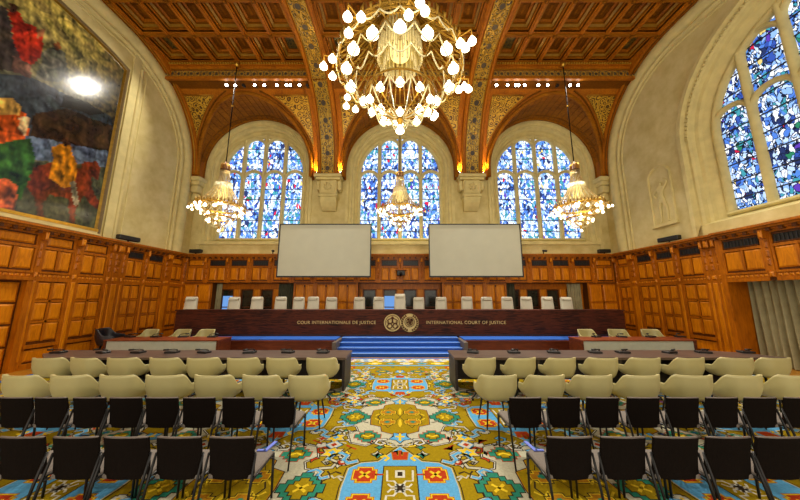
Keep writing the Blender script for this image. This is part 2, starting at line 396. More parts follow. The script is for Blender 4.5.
def cellB(ox, oy):
    w = [(.98, .12), (.9, .3), (.72, .34), (.66, .5), (.8, .62), (.72, .86), (.5, .94), (.3, .8), (.16, .86), (0, .98)]
    full = w+[(-x, y) for x, y in w[-2::-1]]+[(-x, -y) for x, y in w]+[(x, -y) for x, y in w[-2::-1]]
    motif(full, 'cream', 2, ox, oy, outl=('black', 'white', 'black'))
    c = [(.5, .0), (.48, .28), (.3, .36), (.28, .52), (.12, .6), (0, .56)]
    cf = c+[(-x, y) for x, y in c[-2::-1]]+[(-x, -y) for x, y in c[1:]]+[(x, -y) for x, y in c[-2:0:-1]]
    motif(cf, 'olive', 7, ox, oy, outl=('black', 'gold'))
    for x in (-1, 1):
        g = [(x*.8+u, v) for u, v in stepdia(0, 0, .26, .27, 4)]
        motif(g, 'green', 7, ox, oy, outl=('black',))
        motif([(x*.8+u, v) for u, v in stepdia(0, 0, .15, .17, 3)], 'olive', 10, ox, oy, outl=('black',))
        cpoly(ribbon([(x*.8-.07, -.06), (x*.8+.07, .06)], .018), 'yellow', 13, ox, oy); cpoly(ribbon([(x*.8-.07, .06), (x*.8+.07, -.06)], .018), 'yellow', 13, ox, oy)
    for sx, sy in Q4:
        motif(stepdia(.5, .68, .2, .17, 3), 'green', 7, ox, oy, sx, sy, outl=('red', ))
        motif(stepdia(.5, .68, .1, .09, 2), 'olive', 10, ox, oy, sx, sy, outl=('black',))
        cpoly(ribbon([(.42, .65), (.5, .7), (.58, .66)], .018), 'yellow', 13, ox, oy, sx, sy)
        motif(stepdia(.22, .2, .13, .1, 2), 'gold', 11, ox, oy, sx, sy, outl=('black', 'yellow'))
        cpoly(stepdia(.22, .2, .05, .04, 2), 'green', 14, ox, oy, sx, sy)
        motif(star(.98, .72, .14, .08, 6), 'yellow', 4, ox, oy, sx, sy, outl=('black', 'cream'))
        cpoly(star(.98, .72, .06, .03, 4), 'blue', 8, ox, oy, sx, sy)
        motif(hook(.9, .36, 1, 1, 1), 'cream', 4, ox, oy, sx, sy, outl=('black',))
        motif(hook(.2, .78, .8, 1, 1), 'white', 8, ox, oy, sx, sy, outl=('black',))
        cpoly(ribbon([(.62, 1.05), (.7, 1.0), (.74, 1.08), (.7, 1.0), (.78, .94)], .016), 'red', 5, ox, oy, sx, sy)
    for sy in (1, -1):
        motif(star(0, .72, .17, .1, 5), 'blue', 8, ox, oy, 1, sy, outl=('black',))
        cpoly([(-.02, .6), (.02, .6), (.02, .68), (.07, .68), (.07, .72), (.02, .72), (.02, .82), (-.02, .82), (-.02, .72), (-.07, .72), (-.07, .68), (-.02, .68)], 'yellow', 11, ox, oy, 1, sy)
        cpoly(ribbon([(-.4, sy*.0), (-.2, sy*.42), (0, 0), (.2, sy*.42), (.4, 0)], .01), 'black', 10, ox, oy)
        cpoly(ribbon([(-.44, sy*.06), (-.36, sy*.14), (-.28, sy*.06)], .014), 'yellow', 11, ox, oy); cpoly(ribbon([(.44, sy*.06), (.36, sy*.14), (.28, sy*.06)], .014), 'yellow', 11, ox, oy)
        cpoly([(-.02, sy*.1), (.02, sy*.1), (.03, sy*.3), (0, sy*.4), (-.03, sy*.3)], 'yellow', 11, ox, oy)
DX, DY = 1.92, 1.85
for i in range(-5, 6):
    for j in range(-2, 4):
        ox, oy = i*DX, 3.5+j*DY
        if (i+j) % 2 == 0: cellA(ox, oy)
        else: cellB(ox, oy)
        # small fillers between the big medallions
        motif([(ox+DX/2+x, oy+y) for x, y in ngon(0, .92, .11, 4)], 'white', 4, 0, 0, outl=('black', 'blue'))
        cpoly([(ox+DX/2+x, oy+y) for x, y in ngon(0, .92, .05, 4)], 'red', 8)
        motif([(ox+DX/2+x, oy+y) for x, y in star(.22, .7, .07, .03, 4)], 'yellow', 4, 0, 0, outl=('black',))
        motif([(ox+DX/2+x, oy+y) for x, y in star(-.22, 1.1, .07, .03, 4)], 'red', 4, 0, 0, outl=('cream',))
rnd = random.Random(11)
for k in range(1700):
    x = rnd.uniform(0, 9.7); y = rnd.uniform(0, 8.7)
    fx, fy = (x/DX+.5) % 1-.5, ((y-3.5)/DY+.5) % 1-.5
    if abs(fx) < .3 and abs(fy) < .33: continue
    kind = rnd.randrange(4); col = rnd.choice(['yellow', 'cream', 'red', 'blue', 'green', 'white']); c2 = rnd.choice(['yellow', 'red', 'deep', 'white'])
    for sg in (-1, 1):
        cx = sg*x; rr = rnd.uniform(.045, .08) if sg < 0 else rr
        if kind == 0: motif(star(cx, y, rr, rr*.5, 4), col, 3, 0, 0, outl=('black',))
        elif kind == 1: motif(stepdia(cx, y, rr*1.2, rr, 2), col, 3, 0, 0, outl=('black', 'cream')); cpoly(stepdia(cx, y, rr*.5, rr*.4, 2), c2, 6)
        elif kind == 2: cpoly(ribbon([(cx-sg*rr*1.3, y), (cx, y+rr*.6), (cx+sg*rr, y-rr*.2), (cx+sg*rr*1.8, y+rr*.8)], .012), 'black' if k % 2 else 'cream', 5)
        else: motif(hook(cx, y, .75, sg, 1), col, 3, 0, 0, outl=('black',))
# borders
z = .0126
def cband(x0, x1, y0, y1, m, k=0): carpet.add([(x0, y0, z+.0003*k), (x1, y0, z+.0003*k), (x1, y1, z+.0003*k), (x0, y1, z+.0003*k)], [(0, 1, 2, 3)], 'c_'+m)
cband(CX0, CX1, CY1-.06, CY1, 'gold', 2)
cband(CX0, CX1, CY1-.22, CY1-.06, 'deep', 2)
cband(CX0, CX1, 9.0, CY1-.22, 'olive', 20)
for s in (-1, 1):
    a, c = sorted((s*10.3, s*10.22)); cband(a, c, CY0, CY1, 'gold', 2)
    a, c = sorted((s*10.22, s*9.95)); cband(a, c, CY0, CY1, 'deep', 2)
rnd = random.Random(3)
def band_row(y, h, step, cols, lay):
    k = 0; x = -9.8
    while x < 9.8:
        c = cols[k % len(cols)]; k += 1
        sh = stepdia(x, y, step*.42, h, 2) if k % 2 else star(x, y, step*.46, step*.25, 5, k=h/step*2)
        if poly_area(sh) < 0: sh = sh[::-1]
        carpet.add([(q[0], q[1], z+.0003*lay) for q in sh], [tuple(range(len(sh)))], 'c_'+c)
        sh2 = stepdia(x, y, step*.18, h*.4, 2)
        carpet.add([(q[0], q[1], z+.0003*(lay+1)) for q in sh2], [tuple(range(len(sh2)))], 'c_'+cols[(k+1) % len(cols)])
        x += step
cband(-9.95, 9.95, 9.5, 9.92, 'white', 21); cband(-9.95, 9.95, 8.98, 9.08, 'blue', 21)
band_row(9.8, .09, .24, ['blue', 'yellow', 'red', 'green'], 23)
band_row(9.6, .09, .3, ['olive', 'blue', 'yellow', 'deep'], 23)
band_row(9.28, .15, .5, ['white', 'blue', 'yellow', 'green'], 23)
carp = carpet.build('carpet')
tag(carp, 'patterned mustard carpet with blue, green and red oriental medallions under all the chairs', 'carpet')

# ------------------------------------------------------------------ platform and steps
b = MB()
SX = 2.3
b.box(-9.4, -SX-.12, 10.75, 11.95, 0, .5, 'redwood'); b.box(SX+.12, 9.4, 10.75, 11.95, 0, .5, 'redwood')
for s in (-1, 1):
    x0, x1 = sorted((s*(SX+.12), s*9.4))
    b.box(x0, x1, 10.7, 10.78, .44, .5, 'redwood'); b.box(x0, x1, 10.82, 11.98, .5, .53, 'bluecarpet')
    x0, x1 = sorted((s*SX, s*(SX+.14)))
    b.box(x0, x1, 10.3, 11.5, 0, .5, 'edge')
b.box(-9.4, 9.4, 11.95, 14.9, 0, .78, 'redwood')
platform = struct(b.build('platform'))
b = MB()
for i in range(4):
    y = 10.28+.34*i
    b.box(-SX, SX, y, 11.98, .1325*i, .1325*(i+1)-.02, 'bluecarpet')
    b.box(-SX, SX, y-.02, 11.98, .1325*(i+1)-.02, .1325*(i+1), 'bluecarpet')
    b.box(-SX, SX, y-.025, y+.03, .1325*(i+1)-.018, .1325*(i+1)+.003, 'nosesheen')
st = b.build('steps', platform)
tag(st, 'blue carpeted steps')

# ------------------------------------------------------------------ wood wall modules
WL = lambda u, d, z: (-WF+d, u, z)
WR = lambda u, d, z: (WF-d, u, z)
WB = lambda u, d, z: (u, BF-d, z)
def ustrip(b, W, u0, u1, zb):  # plain pilaster with carved marks
    b.box(u0, u1, -.1, .05, zb, 4.1, 'wood', W=W)
    w = u1-u0
    if zb < 1: b.raised(u0+w*.2, u1-w*.2, zb+.25, 2.6, .05, .012, .02, 'woodp', W)
    for k in range(3):
        zc = 3.05+k*.26
        b.raised(u0+w*.25, u1-w*.25, zc, zc+.2, .05, .03, .03, 'wood', W)
    if zb < 2.8: b.raised(u0+w*.2, u1-w*.2, 2.72, 2.86, .05, .03, .03, 'woodp', W)
    b.box(u0+w*.15, u1-w*.15, .05, .16, 3.86, 4.12, 'wood', W=W); b.raised(u0+w*.2, u1-w*.2, 3.88, 4.08, .16, .03, .03, 'woodp', W)
def bay(b, W, u0, u1, low=True, zb=0.0, cols=2, vents=None, back=False):
    b.box(u0, u1, -.1, 0, zb if low else (2.82 if back else 2.7), 4.15, 'woodd', W=W)
    w = u1-u0; st = .06
    # stiles
    zlo = zb if low else (2.84 if back else 2.7)
    for u in (u0, u1-st): b.box(u, u+st, 0, .035, zlo, 4.1, 'wood', W=W)
    def grid(za, zb_, rows, cols):
        cw = (w-2*st-(cols-1)*.06)/cols; rh = (zb_-za-(rows-1)*.07)/rows
        for c in range(cols):
            for r in range(rows):
                x = u0+st+c*(cw+.06); zz = za+r*(rh+.07)
                b.raised(x+.015, x+cw-.015, zz+.015, zz+rh-.015, .004, .022, .045, 'woodp', W)
        for c in range(1, cols): x = u0+st+c*(cw+.06)-.06; b.box(x, x+.06, 0, .03, za, zb_, 'wood', W=W)
        for r in range(1, rows): zz = za+r*(rh+.07)-.07; b.box(u0+st, u1-st, 0, .03, zz, zz+.07, 'wood', W=W)
    if low:
        b.box(u0, u1, 0, .06, zb, zb+.16, 'wood', W=W)
        grid(zb+.2, zb+.56, 1, 1)
        b.box(u0, u1, 0, .07, zb+.6, zb+.7, 'wood', W=W)
        grid(zb+.78, 2.58, 3 if zb < .5 else 2, cols)
    if not back:
        b.box(u0, u1, 0, .045, 2.6, 2.7, 'wood', W=W)
        b.box(u0, u1, 0, .03, 2.7, 2.84, 'wood', W=W)
    for k in range(0 if back else int(w/.12)):
        uu = u0+.06+k*.12
        b.raised(uu-.045, uu+.045, 2.73, 2.81, .03, .015, .02, 'woodp', W)
    b.box(u0, u1, 0, .06, 2.84, 2.9, 'wood', W=W)
    grid(2.95, 3.6, 1, cols)
    b.box(u0, u1, 0, .04, 3.6, 3.68, 'wood', W=W)
    if vents is not None: vents.append((u0+.1, u1-.1, W))
    else: b.raised(u0+.1, u1-.1, 3.72, 3.98, .0, .03, .04, 'woodp', W)
    b.box(u0, u1, 0, .05, 4.02, 4.12, 'wood', W=W)
def vents_build(vs_, parent):
    for (a, c, W) in vs_:
        b = MB(); b.box(a, c, .0, .02, 3.72, 3.96, 'black', W=W)
        n = int((c-a)/.09)
        for k in range(n):
            u = a+(c-a)*(k+.5)/n
            b.box(u-.012, u+.012, .02, .035, 3.74, 3.94, 'lead', W=W)
        b.box(a, c, .02, .045, 3.70, 3.73, 'woodd', W=W); b.box(a, c, .02, .045, 3.95, 3.98, 'woodd', W=W)
        b.build('vent_grille', parent)
def cornice(b, W, u0, u1, off=0):
    if W is not WB: b.box(14.2, 14.45, -.1, .05, 0, 4.15, 'wood', W=W)
    b.box(u0, u1, -.15, .1+off, 4.1, 4.16, 'wood', W=W)
    b.box(u0, u1, -.15, .17+off, 4.16, 4.23, 'ceil3', W=W)
    b.box(u0, u1, -.15, .24+off, 4.23, 4.3, 'wood', W=W)
    u = u0+.15
    while u < u1:
        b.box(u, u+.09, .05+off, .15+off, 4.06, 4.15, 'woodd', W=W); u += .28

def rect_wall(b, W, u0, u1, z0, z1, m, openings=(), d=0):
    """sheet with arched openings (uc, r, zs, zb)"""
    us = {u0, u1}
    for (uc, r, zs, zb) in openings:
        for k in range(49): us.add(uc-r*cos(pi*k/48))
    us = sorted(us)
    for a, c in zip(us[:-1], us[1:]):
        mid = (a+c)/2; op = None
        for o in openings:
            if abs(mid-o[0]) < o[1]: op = o
        if op:
            uc, r, zs, zb = op
            za = zs+sqrt(max(0, r*r-(a-uc)**2)); zc = zs+sqrt(max(0, r*r-(c-uc)**2))
            if zb > z0: b.add([W(a, d, z0), W(c, d, z0), W(c, d, zb), W(a, d, zb)], [(0, 1, 2, 3)], m)
            b.add([W(a, d, za), W(c, d, zc), W(c, d, z1), W(a, d, z1)], [(0, 1, 2, 3)], m)
        else:
            b.add([W(a, d, z0), W(c, d, z0), W(c, d, z1), W(a, d, z1)], [(0, 1, 2, 3)], m)
def arch_loft(b, W, uc, zs, prof, zbs, m, n=40, smooth=False):
    """prof: list of (r, depth); zbs list of bottom z per ring"""
    rings = []
    for (r, d), zb in zip(prof, zbs):
        pts = [W(uc-r, d, zb)]+[W(uc-r*cos(pi*k/n), d, zs+r*sin(pi*k/n)) for k in range(n+1)]+[W(uc+r, d, zb)]
        rings.append(pts)
    L = len(rings[0]); vs = [p for r in rings for p in r]
    fs = [(i*L+k, i*L+k+1, (i+1)*L+k+1, (i+1)*L+k) for i in range(len(rings)-1) for k in range(L-1)]
    b.add(vs, fs, m, smooth)

# ---- stained windows
def bar_path(b, W, pts, w, d0, d1, m):
    """flat bar of width w following pts (u,z) between depths d0,d1 with chamfer"""
    N = len(pts); vs = []
    for i, p in enumerate(pts):
        a = Vector(pts[max(0, i-1)]); c = Vector(pts[min(N-1, i+1)]); d = (c-a).normalized()
        nx, nz = -d.y, d.x
        for (k, dd) in ((-w, d0), (-w*.9, (d0+d1)/2), (-w*.35, d1), (w*.35, d1), (w*.9, (d0+d1)/2), (w, d0)):
            vs.append(W(p[0]+nx*k, dd, p[1]+nz*k))
    fs = [(i*6+k, i*6+k+1, (i+1)*6+k+1, (i+1)*6+k) for i in range(N-1) for k in range(5)]
    b.add(vs, fs, m, True)
def stained_window(name, W, uc, r, zs, zb, lights, gd, mat, lowhead, glassname='glass'):
    """gd: depth of glass (negative = outward)"""
    win = MB()
    pitch = 2*r/lights
    win2 = MB()
    # ring
    ring = [(uc-r+.02, zb)]+[(uc-(r-.02)*cos(pi*k/40), zs+(r-.02)*sin(pi*k/40)) for k in range(41)]+[(uc+r-.02, zb)]
    bar_path(win, W, ring, .12, gd+.01, gd+.2, 'stone_block')
    for i in range(1, lights):
        u = uc-r+pitch*i; zt = zs+sqrt(max(0, r*r-(u-uc)**2))
        bar_path(win, W, [(u, zb), (u, (zb+zt)/2), (u, zt)], .11, gd+.01, gd+.22, 'stone_block')
    def head(u, rr, z):
        p = [(u-rr*cos(pi*k/16), z+rr*sin(pi*k/16)) for k in range(17)]
        bar_path(win, W, p, .09, gd+.01, gd+.17, 'stone_block')
    for i in range(lights):
        u = uc-r+pitch*(i+.5); head(u, pitch/2-.02, lowhead)
        # solid spandrels over the lower heads
        ztop = zs+sqrt(max(0, r*r-(max(abs(u-pitch/2-uc), abs(u+pitch/2-uc)))**2))
        if i not in (0, lights-1):
            e = abs(u-uc)+pitch/2
            zz = zs+sqrt(max(0, r*r-e*e))-.12
            zc_ = zs+sqrt(max(.01, r*r-(u-uc)**2))-pitch/2-.06; head(u, pitch/2-.02, max(min(zz-.1, zc_), lowhead+.8))
    bar_path(win, W, [(uc-r, zb+.05), (uc+r, zb+.05)], .09, gd+.01, gd+.26, 'stone_block')
    root = struct(win.build(name))
    # glass
    g = MB(); us = [uc-r*cos(pi*k/40) for k in range(41)]
    for a, c in zip(us[:-1], us[1:]):
        za = zs+sqrt(max(0, r*r-(a-uc)**2)); zc = zs+sqrt(max(0, r*r-(c-uc)**2))
        g.add([W(a, gd, zb), W(c, gd, zb), W(c, gd, zc), W(a, gd, za)], [(0, 1, 2, 3)], mat)
    g.build(glassname, root)
    l = MB(); zz = zb+.55
    while zz < zs+r-.3:
        h = sqrt(max(.01, r*r-max(0, zz-zs)**2))-.05 if zz > zs else r-.05
        l.box(uc-h, uc+h, gd+.01, gd+.04, zz-.018, zz+.018, 'lead', W=W); zz += .62
    # saddle bars and thin leads
    l.build('glazing_bar', root)
    return root

# ---- back wall
SB = lambda u, d, z: (u, BY-d, z)
b = MB()
OR = 3.0; GR = 2.38
ops = [(c[0], OR, ZS, 5.0) for c in BAYS]
rect_wall(b, SB, -WX, WX, 4.15, 13.6, 'stone', ops)
for c, _, _ in BAYS:
    prof = [(OR+.0, 0), (OR, .07), (OR-.14, .07), (OR-.17, .0), (OR-.22, -.06), (OR-.3, -.05), (OR-.34, -.16), (OR-.42, -.2), (OR-.47, -.34), (OR-.52, -.36), (GR, -.5), (GR, -.58)]
    arch_loft(b, SB, c, ZS, prof, [4.2]*3+[5.0]*9, 'stone_block')
    b.add([SB(c-OR, 0, 5.0), SB(c+OR, 0, 5.0), SB(c+GR, -.55, 5.2), SB(c-GR, -.55, 5.2)], [(0, 1, 2, 3)], 'stone_block')
    for s in (-1, 1):
        b.add([SB(c+s*OR, 0, 5.0), SB(c+s*GR, -.55, 5.2), SB(c+s*OR, 0, 5.9)], [(0, 1, 2)], 'stone_block')
    b.box(c-OR-.05, c+OR+.05, .0, .1, 4.86, 5.02, 'stone_block', W=SB)
wall_back = struct(b.build('wall_back', fix=False))
for k, (c, _, _) in enumerate(BAYS):
    stained_window('window_%d' % (k+1), SB, c, GR, ZS-.05, 5.18, 4, -.56, 'stained', 8.72)

RECS = [(-9.62, -5.45), (-2.15, 2.15), (5.45, 9.62)]
b = MB(); vents = []
ub = [-11.15+1.115*i for i in range(21)]
for i in range(20):
    mid = (ub[i]+ub[i+1])/2
    bay(b, WB, ub[i]+.09, ub[i+1]-.09, low=False, vents=vents if 1 <= i <= 18 else None, back=True)
for u in ub[1:-1]: ustrip(b, WB, u-.09, u+.09, 2.82)
cornice(b, WB, -WF, WF)
# lower solid sections
def lower(u0, u1):
    n = max(1, round((u1-u0)/1.1)); w = (u1-u0)/n
    for i in range(n):
        a = u0+i*w; c = a+w
        b.box(a, c, -.6, 0, .0, 2.82, 'woodd', W=WB)
        if abs(a+c)/2 > 9.4: b.box(a, c, 0, .04, 0, .9, 'wood', W=WB); b.raised(a+.15, c-.15, .2, .8, .04, .02, .05, 'woodp', WB)
        for u in (a, c-.09): b.box(u, u+.09, 0, .04, .78, 2.8, 'wood', W=WB)
        cw = (w-.18-.06)/2
        for r in range(2):
            z0 = .95+r*.92; z1 = z0+.84
            for q in range(2):
                x = a+.09+q*(cw+.06); b.raised(x+.01, x+cw-.01, z0, z1, .004, .025, .05, 'woodp', WB)
            b.box(a, c, 0, .03, z1, z1+.07, 'wood', W=WB)
        b.box(a+.09+cw, a+.15+cw, 0, .03, .9, 2.6, 'wood', W=WB)
lower(-WF, RECS[0][0]); lower(RECS[0][1], RECS[1][0]); lower(RECS[1][1], RECS[2][0]); lower(RECS[2][1], WF)
for (a, c) in RECS:
    b.box(a, c, -.62, -.55, .78, 2.85, 'woodd', W=WB); b.box(a, c, -.62, -.101, 2.8, 2.86, 'woodd', W=WB)
    n = 4; w = (c-a)/n
    for k in range(n+1):
        u = a+k*w
        u0, u1 = max(a, u-.2), min(c, u+.2)
        b.box(u0, u1, -.56, -.4, .78, 2.66, 'wood', W=WB)
        b.raised(u0+.05, u1-.05, 1.0, 2.5, -.4, .02, .03, 'woodp', WB)
    b.box(a, c, -.56, -.35, 2.5, 2.8, 'wood', W=WB)
b.build('panelling', wall_back); vents_build(vents, wall_back)
k = 5
for ri, (a, c) in enumerate(RECS):
    w = (c-a)/4
    for i in range(4):
        u0, u1 = a+i*w+.2, a+(i+1)*w-.2
        lit = (ri, i) in ((0, 0), (1, 1))
        f = MB()
        for (p, q, r_, s_) in ((u0, u0+.05, .8, 2.5), (u1-.05, u1, .8, 2.5), (u0, u1, 2.44, 2.5), (u0, u1, 1.55, 1.6)): f.box(p, q, -.54, -.46, r_, s_, 'woodd', W=WB)
        root = struct(f.build('window_%d' % k)); k += 1
        g = MB()
        if lit:
            g.add([WB(u0, -.53, .8), WB(u1, -.53, .8), WB(u1, -.53, 2.15), WB(u0, -.53, 2.15)], [(0, 1, 2, 3)], 'bluelit')
            g.add([WB(u0, -.53, 2.15), WB(u1, -.53, 2.15), WB(u1, -.53, 2.46), WB(u0, -.53, 2.46)], [(0, 1, 2, 3)], 'garden')
        else: g.add([WB(u0, -.53, .8), WB(u1, -.53, .8), WB(u1, -.53, 2.46), WB(u0, -.53, 2.46)], [(0, 1, 2, 3)], 'garden')
        g.build('glass', root)
def curtain(W, u0, u1, z0, z1, d, amp, waves, mat, n=160):
    b = MB(); vs = []; rows = 10
    for j in range(rows+1):
        t = j/rows; zz = z1+(z0-z1)*t
        for i in range(n+1):
            s = i/n; u = u0+(u1-u0)*s
            dd = d+amp*(sin(s*waves*2*pi+1.2*sin(s*7)+t*.5)+.35*sin(s*waves*5.1+t*2))*(.65+.35*t)
            vs.append(W(u, dd, zz))
    L = n+1
    b.add(vs, [(j*L+i, j*L+i+1, (j+1)*L+i+1, (j+1)*L+i) for j in range(rows) for i in range(n)], mat, True)
    return b
for (u0, u1, m, lb) in ((-6.35, -5.55, 'curtaind', 'dark narrow curtain at the right end of the alcove left of the bench centre'), (5.55, 6.0, 'curtaind', 'dark narrow curtain at the inner end of the right alcove'),
                   (8.75, 9.45, 'curtain', 'olive beige curtain gathered at the far right end of the right alcove'), (-9.6, -9.3, 'curtain', 'pale gathered curtain at the far left end of the left alcove')):
    o = curtain(WB, u0, u1, .8, 2.79, -.3, .03, max(3, int((u1-u0)/.12)), m, 60).build('curtain', fix=False); tag(o, lb, 'curtain', 'alcove curtains')

# ---- side walls: panelling
SL = lambda u, d, z: (-WX+d, u, z)
SR = lambda u, d, z: (WX-d, u, z)
pil = [(10.5, 11.0), (12.95, 13.25)]
bays_ = [(8.35, 9.4), (9.4, 10.5), (11.0, 11.97), (11.97, 12.95), (13.25, 14.15)]
# left wall
b = MB(); vents = []
rect_wall(b, SL, Y0, BY, 4.15, 13.6, 'stone'); wall_left = struct(b.build('wall_left', fix=False))
b = MB(); 
for i, (a, c) in enumerate([(8.45, 9.3), (9.5, 10.4), (11.08, 11.9), (12.04, 12.88), (13.32, 14.05)]): bay(b, WL, a, c, vents=vents if i in (2, 3) else None)
for a, c in [(8.33, 8.45), (9.3, 9.5), (10.4, 10.56), (10.56, 10.92), (10.92, 11.08), (11.9, 12.04), (12.88, 13.32), (14.05, 14.2)]: ustrip(b, WL, a, c, 0)
a = 8.33
while a > Y0+1: bay(b, WL, a-1.0, a-.0, low=False); ustrip(b, WL, a-1.16, a-1.0, 2.7); a -= 1.16
for a in (3.2, 4.3, 5.4): b.box(a+.02, a+1.08, -.1, .0, 0, 2.68, 'wood', W=WL); [b.raised(a+.12+q*.48, a+.5+q*.48, .2+r_*.8, .9+r_*.8, 0, .03, .05, 'woodp', WL) for q in (0, 1) for r_ in (0, 1, 2)]
b.box(Y0, 3.2, -.1, 0, 0, 2.7, 'wood', W=WL)
b.box(6.5, 6.62, -.15, .1, 0, 2.7, 'wood', W=WL); b.box(8.2, 8.33, -.15, .1, 0, 2.7, 'wood', W=WL); b.box(6.5, 8.33, -.15, .12, 2.62, 2.72, 'wood', W=WL)
cornice(b, WL, Y0, BF)
b.build('panelling', wall_left); vents_build(vents, wall_left)
d_ = MB(); d_.box(6.62, 8.2, -.12, -.07, 0, 2.62, 'woodd', W=WL)
for q in range(2):
    for r in range(4): d_.raised(6.7+q*.76, 7.4+q*.76, .12+r*.62, .68+r*.62, -.07, .03, .05, 'woodp', WL)
door = struct(d_.build('door_1')); h = MB(); h.tube([WL(7.35, -.03, 1.05), WL(7.35, .04, 1.05), WL(7.25, .04, 1.05)], .012, 'gold'); h.build('door_handle', door)
# right wall
RWIN = (6.1, 3.85, 8.0)
b = MB(); rect_wall(b, SR, Y0, BY, 4.15, 13.6, 'stone', [(RWIN[0], 3.93, RWIN[2], 4.75)])
prof = [(4.13, .0), (4.13, .14), (3.98, .16), (3.93, .02), (3.88, -.04), (3.84, .02), (3.78, -.06), (3.74, -.18), (3.64, -.22), (3.59, -.32), (3.37, -.5), (3.35, -.62)]
arch_loft(b, SR, RWIN[0], RWIN[2], prof, [4.3]*3+[4.75]*9, 'stone_block')
b.add([SR(RWIN[0]-3.93, 0, 4.75), SR(RWIN[0]+3.93, 0, 4.75), SR(RWIN[0]+3.35, -.6, 5.0), SR(RWIN[0]-3.35, -.6, 5.0)], [(0, 1, 2, 3)], 'stone_block')
for s in (-1, 1): b.box(RWIN[0]+s*3.63-.3, RWIN[0]+s*3.63+.3, -.6, -.05, 4.2, 4.76, 'stone_block', W=SR)
nb = 80   # bead course round the arch
for i in range(nb):
    a = pi*(i+.5)/nb*.98+.03
    u = RWIN[0]+3.86*cos(a); zz = RWIN[2]+3.86*sin(a); b.box(u-.035, u+.035, -.02, .06, zz-.035, zz+.035, 'stone_block', W=SR)
wall_right = struct(b.build('wall_right', fix=False))
stained_window('window_4', SR, RWIN[0], 3.35, RWIN[2], 4.98, 6, -.6, 'stained2', 8.35)
b = MB(); vents = []
for i, (a, c) in enumerate([(10.0, 10.9), (11.08, 11.9), (12.04, 12.88), (13.32, 14.05)]): bay(b, WR, a, c, vents=vents if i < 3 else None)
for a, c in [(9.46, 9.62), (9.62, 9.86), (9.86, 10.0), (10.9, 11.08), (11.9, 12.04), (12.88, 13.32), (14.05, 14.2)]: ustrip(b, WR, a, c, 0)
WR2 = lambda u, d, z: (WF-.12-d, u, z)
a = 9.3
while a > Y0+1: bay(b, WR2, a-1.1, a, low=False, vents=vents); ustrip(b, WR2, a-1.26, a-1.1, 2.7); a -= 1.26
b.box(9.3, 9.46, -.9, .14, 0, 4.12, 'wood', W=WR)
b.box(Y0, 9.3, -.9, .02, 2.62, 2.72, 'woodd', W=WR2)
b.box(Y0, 9.46, -1.2, -1.1, 0, 2.7, 'woodd', W=WR); b.box(2.8, 3.0, -1.2, .14, 0, 2.7, 'wood', W=WR)
b.box(Y0, 2.8, -.1, .1, 0, 2.7, 'wood', W=WR)
cornice(b, WR, 9.3, BF); cornice(b, WR, Y0, 9.4, .12)
b.build('panelling', wall_right); vents_build(vents, wall_right)
o = curtain(WR, 3.0, 9.25, 0.02, 2.7, -.5, .07, 32, 'curtain', 640).build('curtain', fix=False)
tag(o, 'tall olive grey curtain hanging in deep folds in the opening of the right wall', 'curtain')

# ---- blind arches on the side walls (stone mouldings)
def inner_profile(off, n=40):
    a, bb = 4.4-off, 4.6-off
    pts = [(9.6+a, 4.35), (9.6+a, 6.5)]+[(9.6+a*cos(pi/2*k/n), 8.6+bb*sin(pi/2*k/n)) for k in range(n+1)]
    pts += [(y, 8.6+bb) for y in (8, 6, 4, 2, 0, Y0+.1)]
    return pts
for W, par in ((SL, wall_left), (SR, wall_right)):
    b = MB()
    bar_path(b, W, inner_profile(.32), .28, 0, .18, 'stone_block')
    bar_path(b, W, inner_profile(.74), .08, 0, .1, 'stone_block'); bar_path(b, W, inner_profile(.95), .03, 0, .05, 'stone_block')
    if W is SL:
        bar_path(b, W, [(10.6, 4.35), (10.6, 8), (10.6, 11.9)], .07, 0, .06, 'stone_block')
        b.box(10.18, 10.5, 0, .05, 4.3, 12.3, 'stone_block', W=W)
        bar_path(b, W, [(10.85, 4.6), (10.85, 8), (10.85, 11.7)], .03, 0, .03, 'stone_block')
    b.build('stone_moulding', par)

# ---- relief figure on the right wall
b = MB()
uc, zb, zt = 11.35, 5.2, 7.75
pts = [(uc-.5, zb), (uc-.5, zt-.5)]+[(uc-.5*cos(pi*k/16), zt-.5+.5*sin(pi*k/16)) for k in range(17)]+[(uc+.5, zb), (uc-.5, zb)]
bar_path(b, SR, pts, .05, 0, .05, 'stone_block')
b.box(uc-.58, uc+.58, 0, .1, zb-.12, zb, 'stone_block', W=SR)
rel = b.build('relief_panel')
rel.parent = wall_right
def skin_figure(name, joints, edges, radii, W, mat, parent, flat=.45):
    me = bpy.data.meshes.new(name)
    me.from_pydata([Vector(j) for j in joints], edges, [])
    o = bpy.data.objects.new(name, me); COL.objects.link(o)
    md = o.modifiers.new('s', 'SKIN')
    for i, r in enumerate(radii): me.skin_vertices[0].data[i].radius = (r, r)
    me.skin_vertices[0].data[0].use_root = True
    o.modifiers.new('u', 'SUBSURF').levels = 1
    dg = bpy.context.evaluated_depsgraph_get(); m2 = bpy.data.meshes.new_from_object(o.evaluated_get(dg))
    bpy.data.objects.remove(o)
    for v in m2.vertices: v.co = W(v.co.x, max(.003, v.co.y*flat+.02), v.co.z)
    m2.materials.clear(); m2.materials.append(M[mat])
    for p in m2.polygons: p.use_smooth = True
    o = bpy.data.objects.new(name, m2); COL.objects.link(o); o.parent = parent; return o
H = zb+1.05
J = [(0, 0, H), (.02, 0, H+.3), (.02, 0, H+.5), (.04, 0, H+.62), (.05, .02, H+.78), (-.2, 0, H+.48), (-.34, 0, H+.3), (-.2, .02, H+.12), (.22, 0, H+.5), (.34, 0, H+.72), (.2, .02, H+.9),
     (-.1, 0, H-.08), (-.13, .02, H-.5), (-.12, 0, H-.95), (-.2, .02, H-1.0), (.1, 0, H-.08), (.2, .03, H-.48), (.16, 0, H-.93), (.24, .02, H-.98)]
